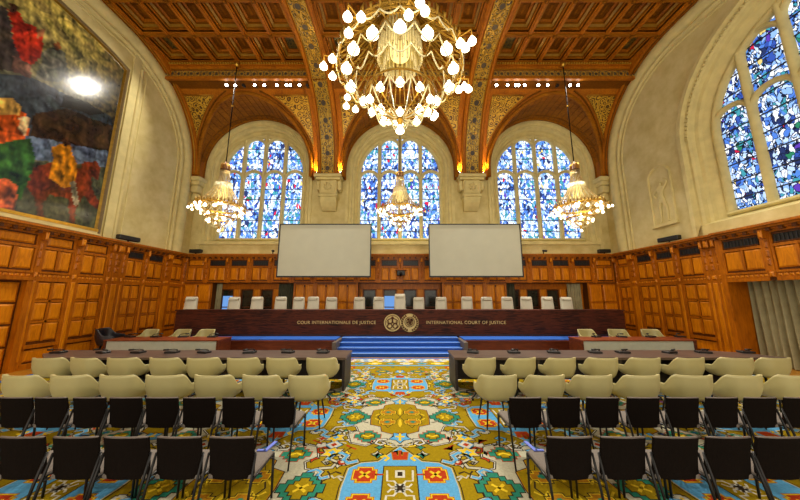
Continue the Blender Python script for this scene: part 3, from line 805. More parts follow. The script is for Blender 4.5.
J = [(uc-x, y, z_) for x, y, z_ in J]
E = [(0, 1), (1, 2), (2, 3), (3, 4), (2, 5), (5, 6), (6, 7), (2, 8), (8, 9), (9, 10), (0, 11), (11, 12), (12, 13), (13, 14), (0, 15), (15, 16), (16, 17), (17, 18)]
skin_figure('figure', J, E, [.14, .12, .14, .06, .11, .07, .05, .04, .07, .05, .04, .1, .07, .045, .03, .1, .07, .045, .03], SR, 'stone_block', rel)

# ------------------------------------------------------------------ painting
FRY, FRZ = 10.0, 4.42
def ptop(y): return 11.25+.62*sqrt(max(0, 1-((y-4.6)/5.41)**2))
canvas = MB()
ny, nz_ = 230, 200; y0p, y1p = -.6, 9.86
PX = lambda u, d, z: (-WX+.08+d, u, z)
vsx = []; cols = []
def S(pts): return [(x/2.0857, y/2.0833) for x, y in pts]
shapes = [
 (S([(-300, 235), (-40, 150), (60, 160), (130, 195), (225, 240), (240, 300), (-300, 330)]), (52, 62, 70)),
 (S([(60, 240), (130, 225), (230, 262), (225, 335), (60, 320)]), (48, 36, 26)),
 (S([(40, 280), (140, 300), (235, 318), (230, 350), (40, 330)]), (88, 104, 126)),
 (S([(-300, 350), (40, 335), (240, 350), (240, 520), (-300, 520)]), (62, 66, 46)),
 (S([(-30, 5), (8, 14), (18, 60), (30, 110), (24, 150), (-30, 140)]), (58, 52, 48)),
 (S([(25, 100), (62, 128), (60, 165), (20, 150)]), (92, 66, 58)),
 (S([(10, 18), (36, 26), (44, 48), (70, 56), (86, 76), (82, 118), (62, 134), (40, 128), (24, 96), (20, 60)]), (168, 44, 28)),
 (S([(84, 110), (104, 98), (130, 108), (136, 145), (120, 172), (66, 165), (78, 135)]), (88, 90, 76)),
 (S([(104, 92), (118, 88), (124, 100), (112, 106)]), (140, 80, 40)),
 (S([(70, 62), (86, 60), (88, 76), (74, 80)]), (130, 84, 56)), (S([(12, 6), (30, 10), (32, 24), (16, 26)]), (70, 44, 34)), (S([(130, 196), (180, 214), (215, 236), (190, 240), (120, 222)]), (24, 26, 24)),
 (S([(60, 350), (110, 338), (160, 352), (172, 338), (200, 336), (206, 352), (198, 378), (186, 368), (186, 395), (208, 428), (196, 436), (170, 408), (156, 430), (150, 470), (140, 470), (138, 415), (100, 405), (82, 425), (86, 460), (74, 460), (66, 410), (52, 390)]), (104, 42, 24)),
 (S([(102, 308), (126, 298), (142, 306), (156, 345), (152, 385), (128, 392), (98, 372), (106, 340)]), (196, 124, 22)),
 (S([(120, 292), (136, 288), (142, 302), (128, 306)]), (70, 44, 28)),
 (S([(140, 378), (152, 378), (160, 425), (150, 430)]), (150, 140, 110)),
 (S([(-60, 200), (8, 208), (50, 238), (56, 275), (34, 300), (-60, 300)]), (212, 88, 26)),
 (S([(-60, 208), (20, 204), (40, 222), (34, 240), (-60, 240)]), (196, 150, 70)),
 (S([(36, 246), (54, 240), (54, 270), (44, 284), (30, 268)]), (206, 168, 120)),
 (S([(-60, 310), (20, 292), (58, 290), (68, 330), (56, 375), (36, 418), (4, 405), (-60, 380)]), (40, 78, 30)),
 (S([(-60, 380), (8, 372), (32, 388), (24, 448), (-60, 448)]), (216, 100, 50)),
]
def inpoly(x, y, p):
    c = False; n = len(p); j = n-1
    for i in range(n):
        if (p[i][1] > y) != (p[j][1] > y) and x < (p[j][0]-p[i][0])*(y-p[i][1])/(p[j][1]-p[i][1])+p[i][0]: c = not c
        j = i
    return c
boxes = [(min(a for a, _ in p), max(a for a, _ in p), min(q for _, q in p), max(q for _, q in p)) for p, _ in shapes]
def paint(y, zz):
    n1 = noise.noise((y*1.1, zz*1.1, 0)); n2 = noise.noise((y*3.1, zz*3.1, 5)); n3 = noise.noise((y*9, zz*9, 9))
    ym = y if y > 6.4 else max(6.4, 12.8-y) if y > 3.5 else 9.3+(3.5-y)*.1
    px, py = project((-WX, ym, zz)); px += 1.3*n2+.7*n3; py += 1.3*noise.noise((y*3, zz*3, 22))+.7*noise.noise((y*9, zz*9, 31))
    t = min(1, max(0, (zz-8.6)/3.0)); tt = min(1, max(0, (y-7.9)/1.9))
    sky = [172, 150, 70]; lo = [98, 98, 74]; dk = [58, 50, 28]
    c = [lo[i]+(sky[i]-lo[i])*t for i in range(3)]
    c = [c[i]+(dk[i]-c[i])*tt*.9 for i in range(3)]
    for (p, col), bx in zip(shapes, boxes):
        if bx[0] < px < bx[1] and bx[2] < py < bx[3] and inpoly(px, py, p): c = list(col)
    n4 = noise.noise((y*5+3*n2, zz*2.2+2*n1, 40)); n5 = noise.noise((y*14, zz*6, 50))
    fold = noise.noise((y*11+zz*2.5, zz*1.1, 77))
    k = (.95+.35*fold)*(1+.35*n1+.45*n2+.3*n3+.5*n4+.3*n5)
    tint = (8*n4, 0, -10*n2)
    return [max(0, min(255, v*k+q))/255 for v, q in zip(c, tint)]
for i in range(ny+1):
    y = y0p+(y1p-y0p)*i/ny
    zt_ = ptop(y)
    for j in range(nz_+1):
        zz = FRZ+.12+(zt_-.12-FRZ-.12)*j/nz_
        vsx.append(PX(y, 0, zz)); cols.append(srgb(paint(y, zz)))
L = nz_+1
def paint_mat():
    t = NT('oil_paint'); bb = t.n('ShaderNodeBsdfPrincipled', Roughness=.17)
    bb.inputs['Specular IOR Level'].default_value = .4
    at = t.n('ShaderNodeAttribute', attribute_name='paint'); t.l(at.outputs['Color'], bb.inputs['Base Color'])
    nz = t.n('ShaderNodeTexNoise', Scale=14.0, Detail=4.0); t.l(t.coords(), nz.inputs['Vector'])
    bp = t.n('ShaderNodeBump', Strength=.1, Distance=.02); t.l(nz.outputs['Fac'], bp.inputs['Height']); t.l(bp.outputs['Normal'], bb.inputs['Normal'])
    t.l(bb.outputs[0], t.out.inputs['Surface']); return t.m
M['paint'] = paint_mat()
canvas.add(vsx, [(i*L+j, (i+1)*L+j, (i+1)*L+j+1, i*L+j+1) for i in range(ny) for j in range(nz_)], 'paint')
fr = MB()
fpath = [(FRY, FRZ), (FRY, 8)]+[(FRY, ptop(9.9))]+[(y, ptop(y)) for y in [9.7-.4*k for k in range(25)]]
N = len(fpath)
def frame_prof(prof, m):
    vs = []
    for i, p in enumerate(fpath):
        if i == 2: d = Vector((-1, 1)).normalized(); k = 1.35
        else:
            a = Vector(fpath[max(0, i-1)]) if i != 3 else Vector(p); c = Vector(fpath[min(N-1, i+1)]) if i != 1 else Vector(p)+Vector((0, 1)); d = (c-a).normalized(); k = 1
        nx, nz = -d.y*k, d.x*k     # points inward
        if i == 0: pass
        for a_, dd in prof:
            q = (p[0]+nx*a_, p[1]-abs(nz)*a_ if i > 1 else p[1])
            vs.append(SL(q[0], dd, q[1]))
    n = len(prof)
    fr.add(vs, [(i*n+k, i*n+k+1, (i+1)*n+k+1, (i+1)*n+k) for i in range(N-1) for k in range(n-1)], m)
frame_prof([(-.0, 0), (0, .14), (.07, .18), (.12, .14)], 'frameolive')
frame_prof([(.12, .14), (.14, .15), (.18, .08)], 'goldd')
fr.box(-.7, FRY, 0, .15, FRZ-.06, FRZ+.06, 'stone_block', W=SL)
fr.box(-.7, FRY-.1, .02, .16, FRZ+.06, FRZ+.16, 'gold', W=SL)
pn = empty('painting', (-WX, 5, FRZ)); tag(pn, 'huge arched oil painting of robed figures and a brown horse on the left wall', 'painting')
def adopt(o, par):
    o.parent = par; o.matrix_parent_inverse = Matrix.Translation(-par.location); return o
cv = canvas.build('canvas', fix=False)
ca = cv.data.color_attributes.new('paint', 'FLOAT_COLOR', 'POINT')
ca.data.foreach_set('color', [v for c in cols for v in c])
adopt(cv, pn); adopt(fr.build('frame'), pn)

# ------------------------------------------------------------------ ceiling
b = MB()
b.box(-WX-.6, WX+.6, Y0-.1, 15.4, 13.75, 13.85, 'ceil2')
# vault with lunettes
def vault_patch(b, x0, x1, cx, r, ztop, zlow, m, off=0, step=.12, rows=16):
    xs = set([x0, x1]); x = x0
    while x < x1: xs.add(x); x += step
    for k in range(1, 24):
        for s in (-1, 1):
            q = cx+s*r*cos(pi/2*k/24)
            if x0 < q < x1: xs.add(q)
    for s in (-1, 1):
        if x0 < cx+s*r < x1: xs.add(cx+s*r); xs.add(cx+s*(r-.002))
    xs = sorted(xs)
    prev = None
    vs = []; fs = []
    for x in xs:
        zs_ = zlow
        if abs(x-cx) < r-.001: zs_ = max(zlow, ZS+sqrt(r*r-(x-cx)**2))
        if zs_ > ztop-.02: prev = None; zs_ = ztop-.001
        o = len(vs)
        for j in range(rows+1):
            zz = zs_+(ztop-zs_)*j/rows; vs.append((x, vy(zz)-off, zz-off*.3))
        if prev is not None and zs_ < ztop-.01:
            fs += [(prev+j, o+j, o+j+1, prev+j+1) for j in range(rows)]
        prev = o if True else None
    b.add(vs, fs, m, True)
for (c, x0, x1) in BAYS:
    vault_patch(b, x0, x1, c, CR, ZSOF, 8.5, 'ceil3')
    # lunette tube in planked wood
    n = 48; vs = []; fs = []; K = 6
    path = [(c-CR, 8.5)]+[(c-CR*cos(pi*k/n), ZS+CR*sin(pi*k/n)) for k in range(n+1)]+[(c+CR, 8.5)]
    for (x, zz) in path:
        ya = vy(min(zz, ZSOF)); 
        for q in range(K): vs.append((x, ya+(BY-ya)*q/(K-1), zz))
    fs = [(i*K+q, i*K+q+1, (i+1)*K+q+1, (i+1)*K+q) for i in range(len(path)-1) for q in range(K-1)]
    b.add(vs, fs, 'ceil', True)
    for k in range(1, 32):   # plank joints
        a = pi*k/32; x = c-(CR-.01)*cos(a); zz = ZS+(CR-.01)*sin(a)
        b.tube([(x, vy(min(zz, ZSOF))+.1, zz), (x, BY-.1, zz)], .014, 'ceil2', 4)
    # rims
    b.tube([(x, vy(min(zz, ZSOF))-.03, zz) for x, zz in path], .11, 'ceil', 6)
    p2 = [(c-(CR+.17)*cos(pi*k/n), ZS+(CR+.17)*sin(pi*k/n)) for k in range(n+1)]
    b.tube([(x, vy(zz)-.02, zz) for x, zz in p2 if zz < ZSOF-.03 and x0 < x < c], .05, 'gold', 5) if False else None
    for sgn in (-1, 1):
        pp = [(x, vy(zz)-.02, zz) for x, zz in p2 if zz < ZSOF-.03 and (x-c)*sgn > 0 and x0 < x < x1]
        if len(pp) > 2: b.tube(pp, .04, 'ceil2', 5)
    b.tube([(x, BY-.12, zz) for x, zz in path], .07, 'ceil', 6)
    b.tube([(x, BY-.45, zz) for x, zz in path], .04, 'ceil2', 5)
# filler between tube top and soffit + soffit
b.box(-WX, WX, YF-.02, 13.6, ZSOF, ZSOF+.06, 'ceil2')
ceiling = struct(b.build('ceiling', fix=False))
# filigree spandrels
b = MB()
for (c, x0, x1) in BAYS:
    vault_patch(b, x0+.28, x1-.28, c, CR+.3, ZSOF-.22, 9.8, 'filig', off=.03)
b.build('gilded_spandrel', ceiling, fix=False)
b = MB()   # gold beads round the spandrels
for (c, x0, x1) in BAYS:
    for s, xe in ((-1, x0+.26), (1, x1-.26)):
        pp = []
        for k in range(60):
            a = pi/2*k/59; x = c+s*(CR+.28)*cos(a); zz = ZS+(CR+.28)*sin(a)
            if (xe-x)*s > 0 and zz < ZSOF-.2: pp.append((x, vy(zz)-.05, zz-.01))
        if len(pp) > 2:
            zt2 = pp[0][2]
            b.tube(pp, .018, 'gold', 4)
            q = [(xe, vy(zz)-.05, zz) for zz in [zt2+(ZSOF-.2-zt2)*k/12 for k in range(13)]]
            b.tube(q, .018, 'gold', 4); b.tube([(xe, vy(ZSOF-.2)-.05, ZSOF-.2), (pp[-1][0], vy(ZSOF-.2)-.05, ZSOF-.2)], .018, 'gold', 4)
b.build('gold_beading', ceiling)
# frieze
b = MB()
for (c, x0, x1) in BAYS:
    b.box(x0, x1, YF, YF+.1, ZSOF, 13.2, 'ceil2')
    b.box(x0, x1, YF-.05, YF, 12.42, 12.78, 'frz')
    b.box(x0, x1, YF-.16, YF+.02, 12.78, 12.9, 'ceil3'); b.box(x0, x1, YF-.25, YF, 12.9, 12.98, 'ceil3')
    b.box(x0, x1, YF-.12, YF+.02, ZSOF-.04, 12.42, 'ceil3')
    b.box(x0, x1, YF-.15, YF-.1, 12.77, 12.79, 'gold')
    n = int((x1-x0)/.3)
    for k in range(n):
        x = x0+(x1-x0)*(k+.5)/n
        b.tube([(x+.105*cos(a*pi/5), YF-.06, 12.6+.13*sin(a*pi/5)) for a in range(10)], .016, 'gold', 4, closed=True)
        b.lathe([(0.001, 0), (.06, 0)], 'bluegrey', 6, T=Matrix.Translation((x, YF-.062, 12.6)) @ Matrix.Rotation(pi/2, 4, 'X'), smooth=False)
    k = 0; x = x0+.06
    while x < x1: b.box(x, x+.06, YF-.3, YF-.2, 12.93, 13.0, 'goldp'); x += .12
b.build('frieze', ceiling)
# coffers
b = MB(); yb = [11.42-1.42*i for i in range(10)]
def coffer(x0, x1, y0, y1, paint_=False):
    z0 = ZC; steps = [(0, ZC), (.0, ZC+.07), (.07, ZC+.07), (.07, ZC+.16), (.16, ZC+.2), (.16, ZC+.3), (.24, ZC+.34), (.24, ZC+.4)]
    vs = []
    for (k, zz) in steps: vs += [(x0+k, y0+k, zz), (x1-k, y0+k, zz), (x1-k, y1-k, zz), (x0+k, y1-k, zz)]
    n = len(steps)
    for i in range(n-1):
        q = [vs[i*4+j] for j in range(4)]+[vs[i*4+4+j] for j in range(4)]
        b.add(q, [(j, (j+1) % 4, 4+(j+1) % 4, 4+j) for j in range(4)], ('ceil', 'ceil3', 'ceil', 'cofflit', 'ceil', 'ceil3', 'ceil')[i])
    b.add(vs[-4:], [(0, 1, 2, 3)], 'coffpaint' if paint_ else 'ceil2')
    k = .4
    if not paint_: b.add([(x0+k, y0+k, ZC+.37), (x1-k, y0+k, ZC+.37), (x1-k, y1-k, ZC+.37), (x0+k, y1-k, ZC+.37)], [(0, 1, 2, 3)], 'ceil')
for bi, (c, x0, x1) in enumerate(BAYS):
    nx = 6; a0, a1 = x0+(.4 if bi == 0 else 0), x1-(.4 if bi == 2 else 0); w = (a1-a0)/nx; bw = .1
    for r in range(len(yb)-1):
        ya, yc = yb[r+1], yb[r]
        for i in range(nx):
            pt = (r == 0 and ((bi == 0 and i in (0, nx-1)) or (bi == 2 and i in (0, nx-1)) or (bi == 1 and i in (0, nx-1)))) 
            coffer(a0+i*w+bw, a0+(i+1)*w-bw, ya+.12, yc-.12, pt)
    for y in yb:
        b.box(a0, a1, y-.12, y+.12, ZC-.02, ZC+.12, 'ceil3'); b.box(a0, a1, y-.05, y+.05, ZC-.06, ZC-.02, 'ceil')
    for i in range(nx+1):
        x = a0+i*w
        b.box(x-bw, x+bw, yb[-1], yb[0], ZC-.05, ZC+.12, 'ceil3'); b.box(x-.045, x+.045, yb[-1], yb[0], ZC-.1, ZC-.05, 'ceil3')
        for y in yb: b.box(x-.07, x+.07, y-.07, y+.07, ZC-.14, ZC-.09, 'ceil2'); b.box(x-.03, x+.03, y-.03, y+.03, ZC-.16, ZC-.13, 'ceil')
b.build('coffers', ceiling, fix=False)
# big ribs
def rib_path(off):
    a, bb = 4.4-off, 4.6-off
    p = [(9.6+a*cos(pi/2*k/36), 8.6+bb*sin(pi/2*k/36)) for k in range(37)]
    return p+[(y, 8.6+bb) for y in (8, 6.5, 5, 3, 1, Y0)]
def rib(name, xc, hw, off, parent):
    b = MB(); p = rib_path(off)
    def fr_(i):
        y, zz = p[i]; a = Vector(p[max(0, i-1)]); c = Vector(p[min(len(p)-1, i+1)]); d = (c-a).normalized()
        # inward normal (towards room): rotate
        nrm = Vector((0, -d.y if False else d.y*-1, 0))
        inw = Vector((0, -d.y, d.x)); 
        inw = Vector((0, -abs(d.y), -abs(d.x)))
        return Vector((xc, y, zz)), Vector((1, 0, 0)), inw
    idx = list(range(len(p)))
    b.sweep(p, [(-hw, -.6), (-hw, 0), (-hw*.86, .06), (-hw*.72, .06), (-hw*.66, .0), (-hw*.58, 0), (hw*.58, 0), (hw*.66, 0), (hw*.72, .06), (hw*.86, .06), (hw, 0), (hw, -.6)], 'ceil3', fr_)
    return b, p, fr_
for xc in (-RX, RX):
    b, p, fr_ = rib('rib', xc, RW, .28, ceiling)
    # painted band
    vs = []
    for i in range(len(p)):
        P, A, B = fr_(i); vs += [P-A*RW*.56+B*.012, P+A*RW*.56+B*.012]
    b.add(vs, [(2*i, 2*i+1, 2*i+3, 2*i+2) for i in range(len(p)-1)], 'ribband')
    for s in (-1, 1):
        b.tube([fr_(i)[0]+Vector((s*RW*.6, 0, 0))+fr_(i)[2]*.03 for i in range(len(p))], .022, 'gold', 4)
    # ornament links at equal spacing
    segs = []; acc = 0
    tot = [0]
    for i in range(len(p)-1): tot.append(tot[-1]+(Vector(p[i+1])-Vector(p[i])).length)
    d = .25; i = 0; kk = 0
    while d < tot[-1]:
        while tot[i+1] < d: i += 1
        t = (d-tot[i])/(tot[i+1]-tot[i])
        P0, A, B0 = fr_(i); P1, _, B1 = fr_(min(i+1, len(p)-1)); P = P0.lerp(P1, t); B = B0.lerp(B1, t).normalized(); T_ = A.cross(B).normalized()
        if kk % 3 == 0:
            b.add([P+B*.03+A*.12*cos(a*pi/5)+T_*.13*sin(a*pi/5) for a in range(10)], [tuple(range(10))], 'bluegrey')
            b.tube([P+B*.03+A*.13*cos(a*pi/5)+T_*.14*sin(a*pi/5) for a in range(10)], .014, 'goldp', 4, closed=True)
        else:
            for s in (-1, 1):
                b.tube([P+B*.03+A*(s*.15+.1*cos(a*pi/4))+T_*.13*sin(a*pi/4) for a in range(8)], .02, 'goldp', 4, closed=True)
        kk += 1; d += .27
    b.build('arched_rib', ceiling)
for xc in (-WX+.18, WX-.18):
    b, p, fr_ = rib('rib', xc, .22, .12, ceiling)
    for s in (-.1, .1): b.tube([fr_(i)[0]+Vector((s, 0, 0))+fr_(i)[2]*.06 for i in range(len(p))], .02, 'gold' if s > 0 else 'ceil2', 4)
    b.build('arched_rib', ceiling)

# corbels under the ribs
def corbel(x, lab):
    b = MB(); T = Matrix.Translation((x, BY, 0))
    b.box(-.72, .72, -.78, .02, 8.42, 8.56, 'stone_block', T=T); b.box(-.66, .66, -.72, .02, 8.56, 8.62, 'stone_block', T=T)
    b.box(-.64, .64, -.66, .02, 8.3, 8.42, 'stone_block', T=T)
    b.bbox(-.46, .46, -.6, .02, 7.5, 8.3, 'stone', .05, T=T)
    b.box(-.36, .36, -.63, -.6, 7.6, 8.2, 'stone_block', T=T)
    for s in (-1, 1):
        for k in range(3):
            b.tube([(s*(.5+.16*cos(a)), -.4-.0*k, 8.05+.14*sin(a)) for a in [2*pi*q/8 for q in range(8)]], .05, 'stone_block', 5, closed=True, T=T) if k == 0 else None
        b.bbox(s*.46 if s > 0 else -.66, .66 if s > 0 else -.46, -.5, .02, 7.75, 8.3, 'stone_block', .05, T=T)
    vs = []
    for zz, w, d in ((7.5, .5, .6), (7.4, .5, .58), (7.38, .44, .5), (7.1, .42, .42), (6.9, .4, .3), (6.7, .38, .12), (6.68, .36, .0)):
        vs += [(-w, .02, zz), (-w, -d, zz), (w, -d, zz), (w, .02, zz)]
    b.add(vs, [(i*4+j, i*4+(j+1) % 4, i*4+4+(j+1) % 4, i*4+4+j) for i in range(6) for j in range(4)], 'stone_block', T=T)
    # rosette carved on the block
    for k in range(8):
        a = 2*pi*k/8; b.tube([(0, -.64, 7.9), (.12*cos(a), -.66, 7.9+.12*sin(a)), (.22*cos(a+.3), -.64, 7.9+.22*sin(a+.3))], .04, 'stone', 5, T=T)
    o = b.build('corbel', wall_back)
for x in (-RX, RX): corbel(x, '')
for s in (-1, 1):
    b = MB()
    for k, (w, zz) in enumerate(((.6, 8.3), (.5, 8.1), (.42, 7.7), (.3, 7.3), (.2, 7.0))):
        x0, x1 = sorted((s*WX, s*(WX-w))); b.bbox(x0, x1, BY-w*1.1, BY, zz-.05, zz+(.2 if k == 0 else .35), 'stone_block', .04)
    b.build('corbel', wall_back)

# ------------------------------------------------------------------ judges' bench
b = MB()
b.box(-9.3, 9.3, 11.7, 11.78, .53, 1.54, 'bench'); b.bbox(-9.34, 9.34, 11.66, 12.3, 1.54, 1.585, 'bench', .01)
for s in (-1, 1):
    x0, x1 = sorted((s*9.3, s*9.22)); b.box(x0, x1, 11.78, 12.25, .78, 1.54, 'bench')
b.box(-9.2, 9.2, 11.69, 11.71, .56, .6, 'deskdk2')
root = empty('bench', (0, 12, .53)); tag(root, 'long dark mahogany judges\' bench with gilt lettering and two round emblems', 'bench')
bp_ = adopt(b.build('bench_body'), root)
def text_mesh(body, x0, x1, zc, h, name, parent, y):
    cu = bpy.data.curves.new(name, 'FONT'); cu.body = body; cu.size = 1; cu.extrude = .004; cu.space_character = 1.08
    o = bpy.data.objects.new(name, cu); COL.objects.link(o)
    dg = bpy.context.evaluated_depsgraph_get(); me = bpy.data.meshes.new_from_object(o.evaluated_get(dg)); bpy.data.objects.remove(o)
    xs = [v.co.x for v in me.vertices]; ys = [v.co.y for v in me.vertices]
    a, c = min(xs), max(xs); d, e = min(ys), max(ys)
    for v in me.vertices: v.co = Vector((x0+(v.co.x-a)/(c-a)*(x1-x0), y-v.co.z*2, zc+((v.co.y-d)/(e-d)-.5)*h))
    me.materials.clear(); me.materials.append(M['engrave'])
    o = bpy.data.objects.new(name, me); COL.objects.link(o); adopt(o, parent); return o
tag(text_mesh('COUR INTERNATIONALE DE JUSTICE', -4.24, -1.0, 1.055, .165, 'lettering', root, 11.693), 'gilt French lettering')
tag(text_mesh('INTERNATIONAL COURT OF JUSTICE', 1.09, 4.37, 1.055, .165, 'lettering', root, 11.693), 'gilt English lettering')
def emblem(x, r, kind):
    b = MB(); zc = 1.065; y = 11.69
    T = Matrix.Translation((x, y, zc)) @ Matrix.Rotation(pi/2, 4, 'X')
    b.lathe([(0.001, .0), (r, .0), (r, .02)], 'engrave', 32, T=T, smooth=False)
    def ring(cx, cz, rr, w, n=28, a0=0, a1=2*pi):
        cl = abs(a1-a0-2*pi) < 1e-6
        b.tube([(x+cx+rr*cos(a0+(a1-a0)*k/n), y-.022, zc+cz+rr*sin(a0+(a1-a0)*k/n)) for k in range(n if cl else n+1)], w, 'woodd', 5, closed=cl)
    if kind == 0:
        ring(0, 0, r-.06, .012)
        ring(-.11, -.13, .09, .022, 14); ring(.11, -.13, .09, .022, 14)
        b.tube([(x, y-.02, zc+.22), (x, y-.02, zc-.02)], .035, 'woodd', 5)
        b.lathe([(.001, .06), (.05, .03), (.055, 0), (.05, -.03), (.001, -.05)], 'woodd', 10, c=(x, y-.02, zc+.2))
        b.tube([(x-.2, y-.02, zc+.1), (x-.08, y-.02, zc+.16), (x+.08, y-.02, zc+.16), (x+.2, y-.02, zc+.1)], .02, 'woodd', 5)
        for s in (-1, 1):
            b.tube([(x+s*.2, y-.02, zc+.1), (x+s*.24, y-.02, zc+.02), (x+s*.14, y-.02, zc+.02), (x+s*.2, y-.02, zc+.1)], .018, 'woodd', 5)
            b.tube([(x, y-.02, zc), (x+s*.1, y-.02, zc-.03), (x+s*.2, y-.02, zc-.02)], .025, 'woodd', 5)
    else:
        for q in (.06, .13, .2): ring(0, .03, q, .012, 20)
        for k in range(8): a = pi*k/8; b.tube([(x-.2*cos(a), y-.02, zc+.03-.2*sin(a)), (x+.2*cos(a), y-.02, zc+.03+.2*sin(a))], .007, 'woodd', 4)
        for (cx, cz, q) in ((-.06, .1, .05), (.08, .08, .06), (.02, -.06, .05), (-.1, -.02, .035)):
            b.lathe([(.001, .012), (q, .0), (.001, -.012)], 'woodd', 7, T=Matrix.Translation((x+cx, y-.02, zc+.03+cz)) @ Matrix.Rotation(pi/2, 4, 'X'))
        for s in (-1, 1):
            for k in range(9):
                a = -pi/2+s*(.25+k*.28); cx, cz = (r-.06)*cos(a), (r-.06)*sin(a)
                t = a+s*pi/2
                for q in (-.5, .5):
                    b.tube([(x+cx, y-.02, zc+cz), (x+cx+.05*cos(t+q), y-.025, zc+cz+.05*sin(t+q)), (x+cx+.09*cos(t+q*.8), y-.02, zc+cz+.09*sin(t+q*.8))], [.012, .022, .004], 'woodd', 5)
    o = adopt(b.build('emblem'), root); tag(o, 'round gilt emblem with scales and two globes' if kind == 0 else 'round gilt emblem with world map and laurel wreath')
emblem(-.31, .35, 0); emblem(.4, .37, 1)

# ------------------------------------------------------------------ microphones
def make_mic():
    r = empty('desk_microphone')
    b = MB(); b.bbox(-.15, .13, -.09, .09, 0, .045, 'black', .008); b.bbox(-.09, .02, -.05, .05, .035, .042, 'lead', .003); b.build('base_unit', r)
    b = MB(); b.tube([(.07, .03, .03), (.1, .02, .07), (.08, -.06, .1), (-.02, -.12, .1)], .011, 'blackmetal', 6); b.build('gooseneck', r)
    b = MB(); b.tube([(-.02, -.12, .1), (-.12, -.14, .095)], .022, 'black', 8); b.build('microphone_head', r)
    return r
mic0 = make_mic(); mic_used = [False]
ORD = ['first', 'second', 'third', 'fourth', 'fifth', 'sixth', 'seventh', 'eighth', 'ninth', 'tenth']
def place_mic(x, y, z_, rz, label, group):
    o = mic0 if not mic_used[0] else copy_tree(mic0); mic_used[0] = True
    o.location = (x, y, z_); o.rotation_euler = (0, 0, rz); tag(o, label, 'microphone', group)

# ------------------------------------------------------------------ front desks
def front_desk(s):
    x0, x1 = sorted((s*1.25, s*8.95)); r = empty('long_desk', ((x0+x1)/2, 7.1, 0))
    side = 'left' if s < 0 else 'right'
    tag(r, 'long dark wooden counsel desk in the %s half, in front of the cream armchairs' % side, 'desk', 'long counsel desks')
    pl = [(-1.25, 6.66), (-8.2, 6.66), (-8.8, 7.1), (-8.75, 7.55), (-1.25, 7.55)] if s < 0 else [(1.25, 6.66), (8.95, 6.66), (8.6, 7.2), (7.9, 7.55), (1.25, 7.55)]
    b = MB(); k = len(pl); b.add([(x, y, .7) for x, y in pl]+[(x, y, .75) for x, y in pl], [tuple(range(k)), tuple(range(k, 2*k))]+[(i, (i+1) % k, k+(i+1) % k, k+i) for i in range(k)], 'deskdark'); adopt(b.build('desktop'), r)
    b = MB(); b.box(x0+(1.2 if s < 0 else .1), x1-(1.2 if s > 0 else .1), 7.38, 7.42, .08, .7, 'deskdk2'); adopt(b.build('modesty_panel'), r)
    xs = [s*1.28, s*1.34]
    for xx in (1.3, 3.2, 5.1, 6.5, 7.7):
        b = MB(); b.box(s*xx-.03, s*xx+.03, 6.7, 7.5, .021, .7, 'deskdk2'); adopt(b.build('end_panel'), r)
front_desk(-1); front_desk(1)
for i, px in enumerate([328, 295, 259, 216, 186, 154, 121, 79]):
    place_mic((px-400)/F*7.3, 7.2, .75, R(random.uniform(-20, 20)), 'black desk microphone, %s from the aisle on the left long desk' % ORD[i], 'microphones on the left long desk')
for i, px in enumerate([469, 507.5, 545, 584, 610, 654, 686, 726]):
    place_mic((px-400)/F*7.3, 7.2, .75, R(random.uniform(-20, 20)), 'black desk microphone, %s from the aisle on the right long desk' % ORD[i], 'microphones on the right long desk')

def side_desk(s):
    x0, x1 = sorted((s*5.88, s*9.6)); r = empty('side_desk', ((x0+x1)/2, 9.7, 0)); side = 'left' if s < 0 else 'right'
    tag(r, 'reddish wooden desk with pale grey front panel on the %s below the bench' % side, 'desk', 'red wood side desks')
    b = MB(); b.bbox(x0, x1, 9.25, 10.0, .71, .75, 'redtop', .008); adopt(b.build('desktop'), r)
    b = MB(); b.box(x0+.06, x1-.06, 9.32, 9.36, .05, .71, 'greypanel'); b.box(x0+.06, x1-.06, 9.3, 9.33, .022, .1, 'redwood'); adopt(b.build('front_panel'), r)
    for xx in (x0+.03, x1-.03):
        b = MB(); b.box(xx-.03, xx+.03, 9.27, 9.97, .021, .71, 'redwood'); adopt(b.build('end_panel'), r)
side_desk(-1); side_desk(1)
for i, px in enumerate([220, 192, 166, 141]): place_mic((px-400)/F*9.9, 9.85, .75, pi+R(random.uniform(-20, 20)), 'black microphone on the left side desk, %s from its inner end' % ORD[i], 'microphones on the side desks')
for i, px in enumerate([588, 612, 640, 668]): place_mic((px-400)/F*9.9, 9.85, .75, pi+R(random.uniform(-20, 20)), 'black microphone on the right side desk, %s from its inner end' % ORD[i], 'microphones on the side desks')

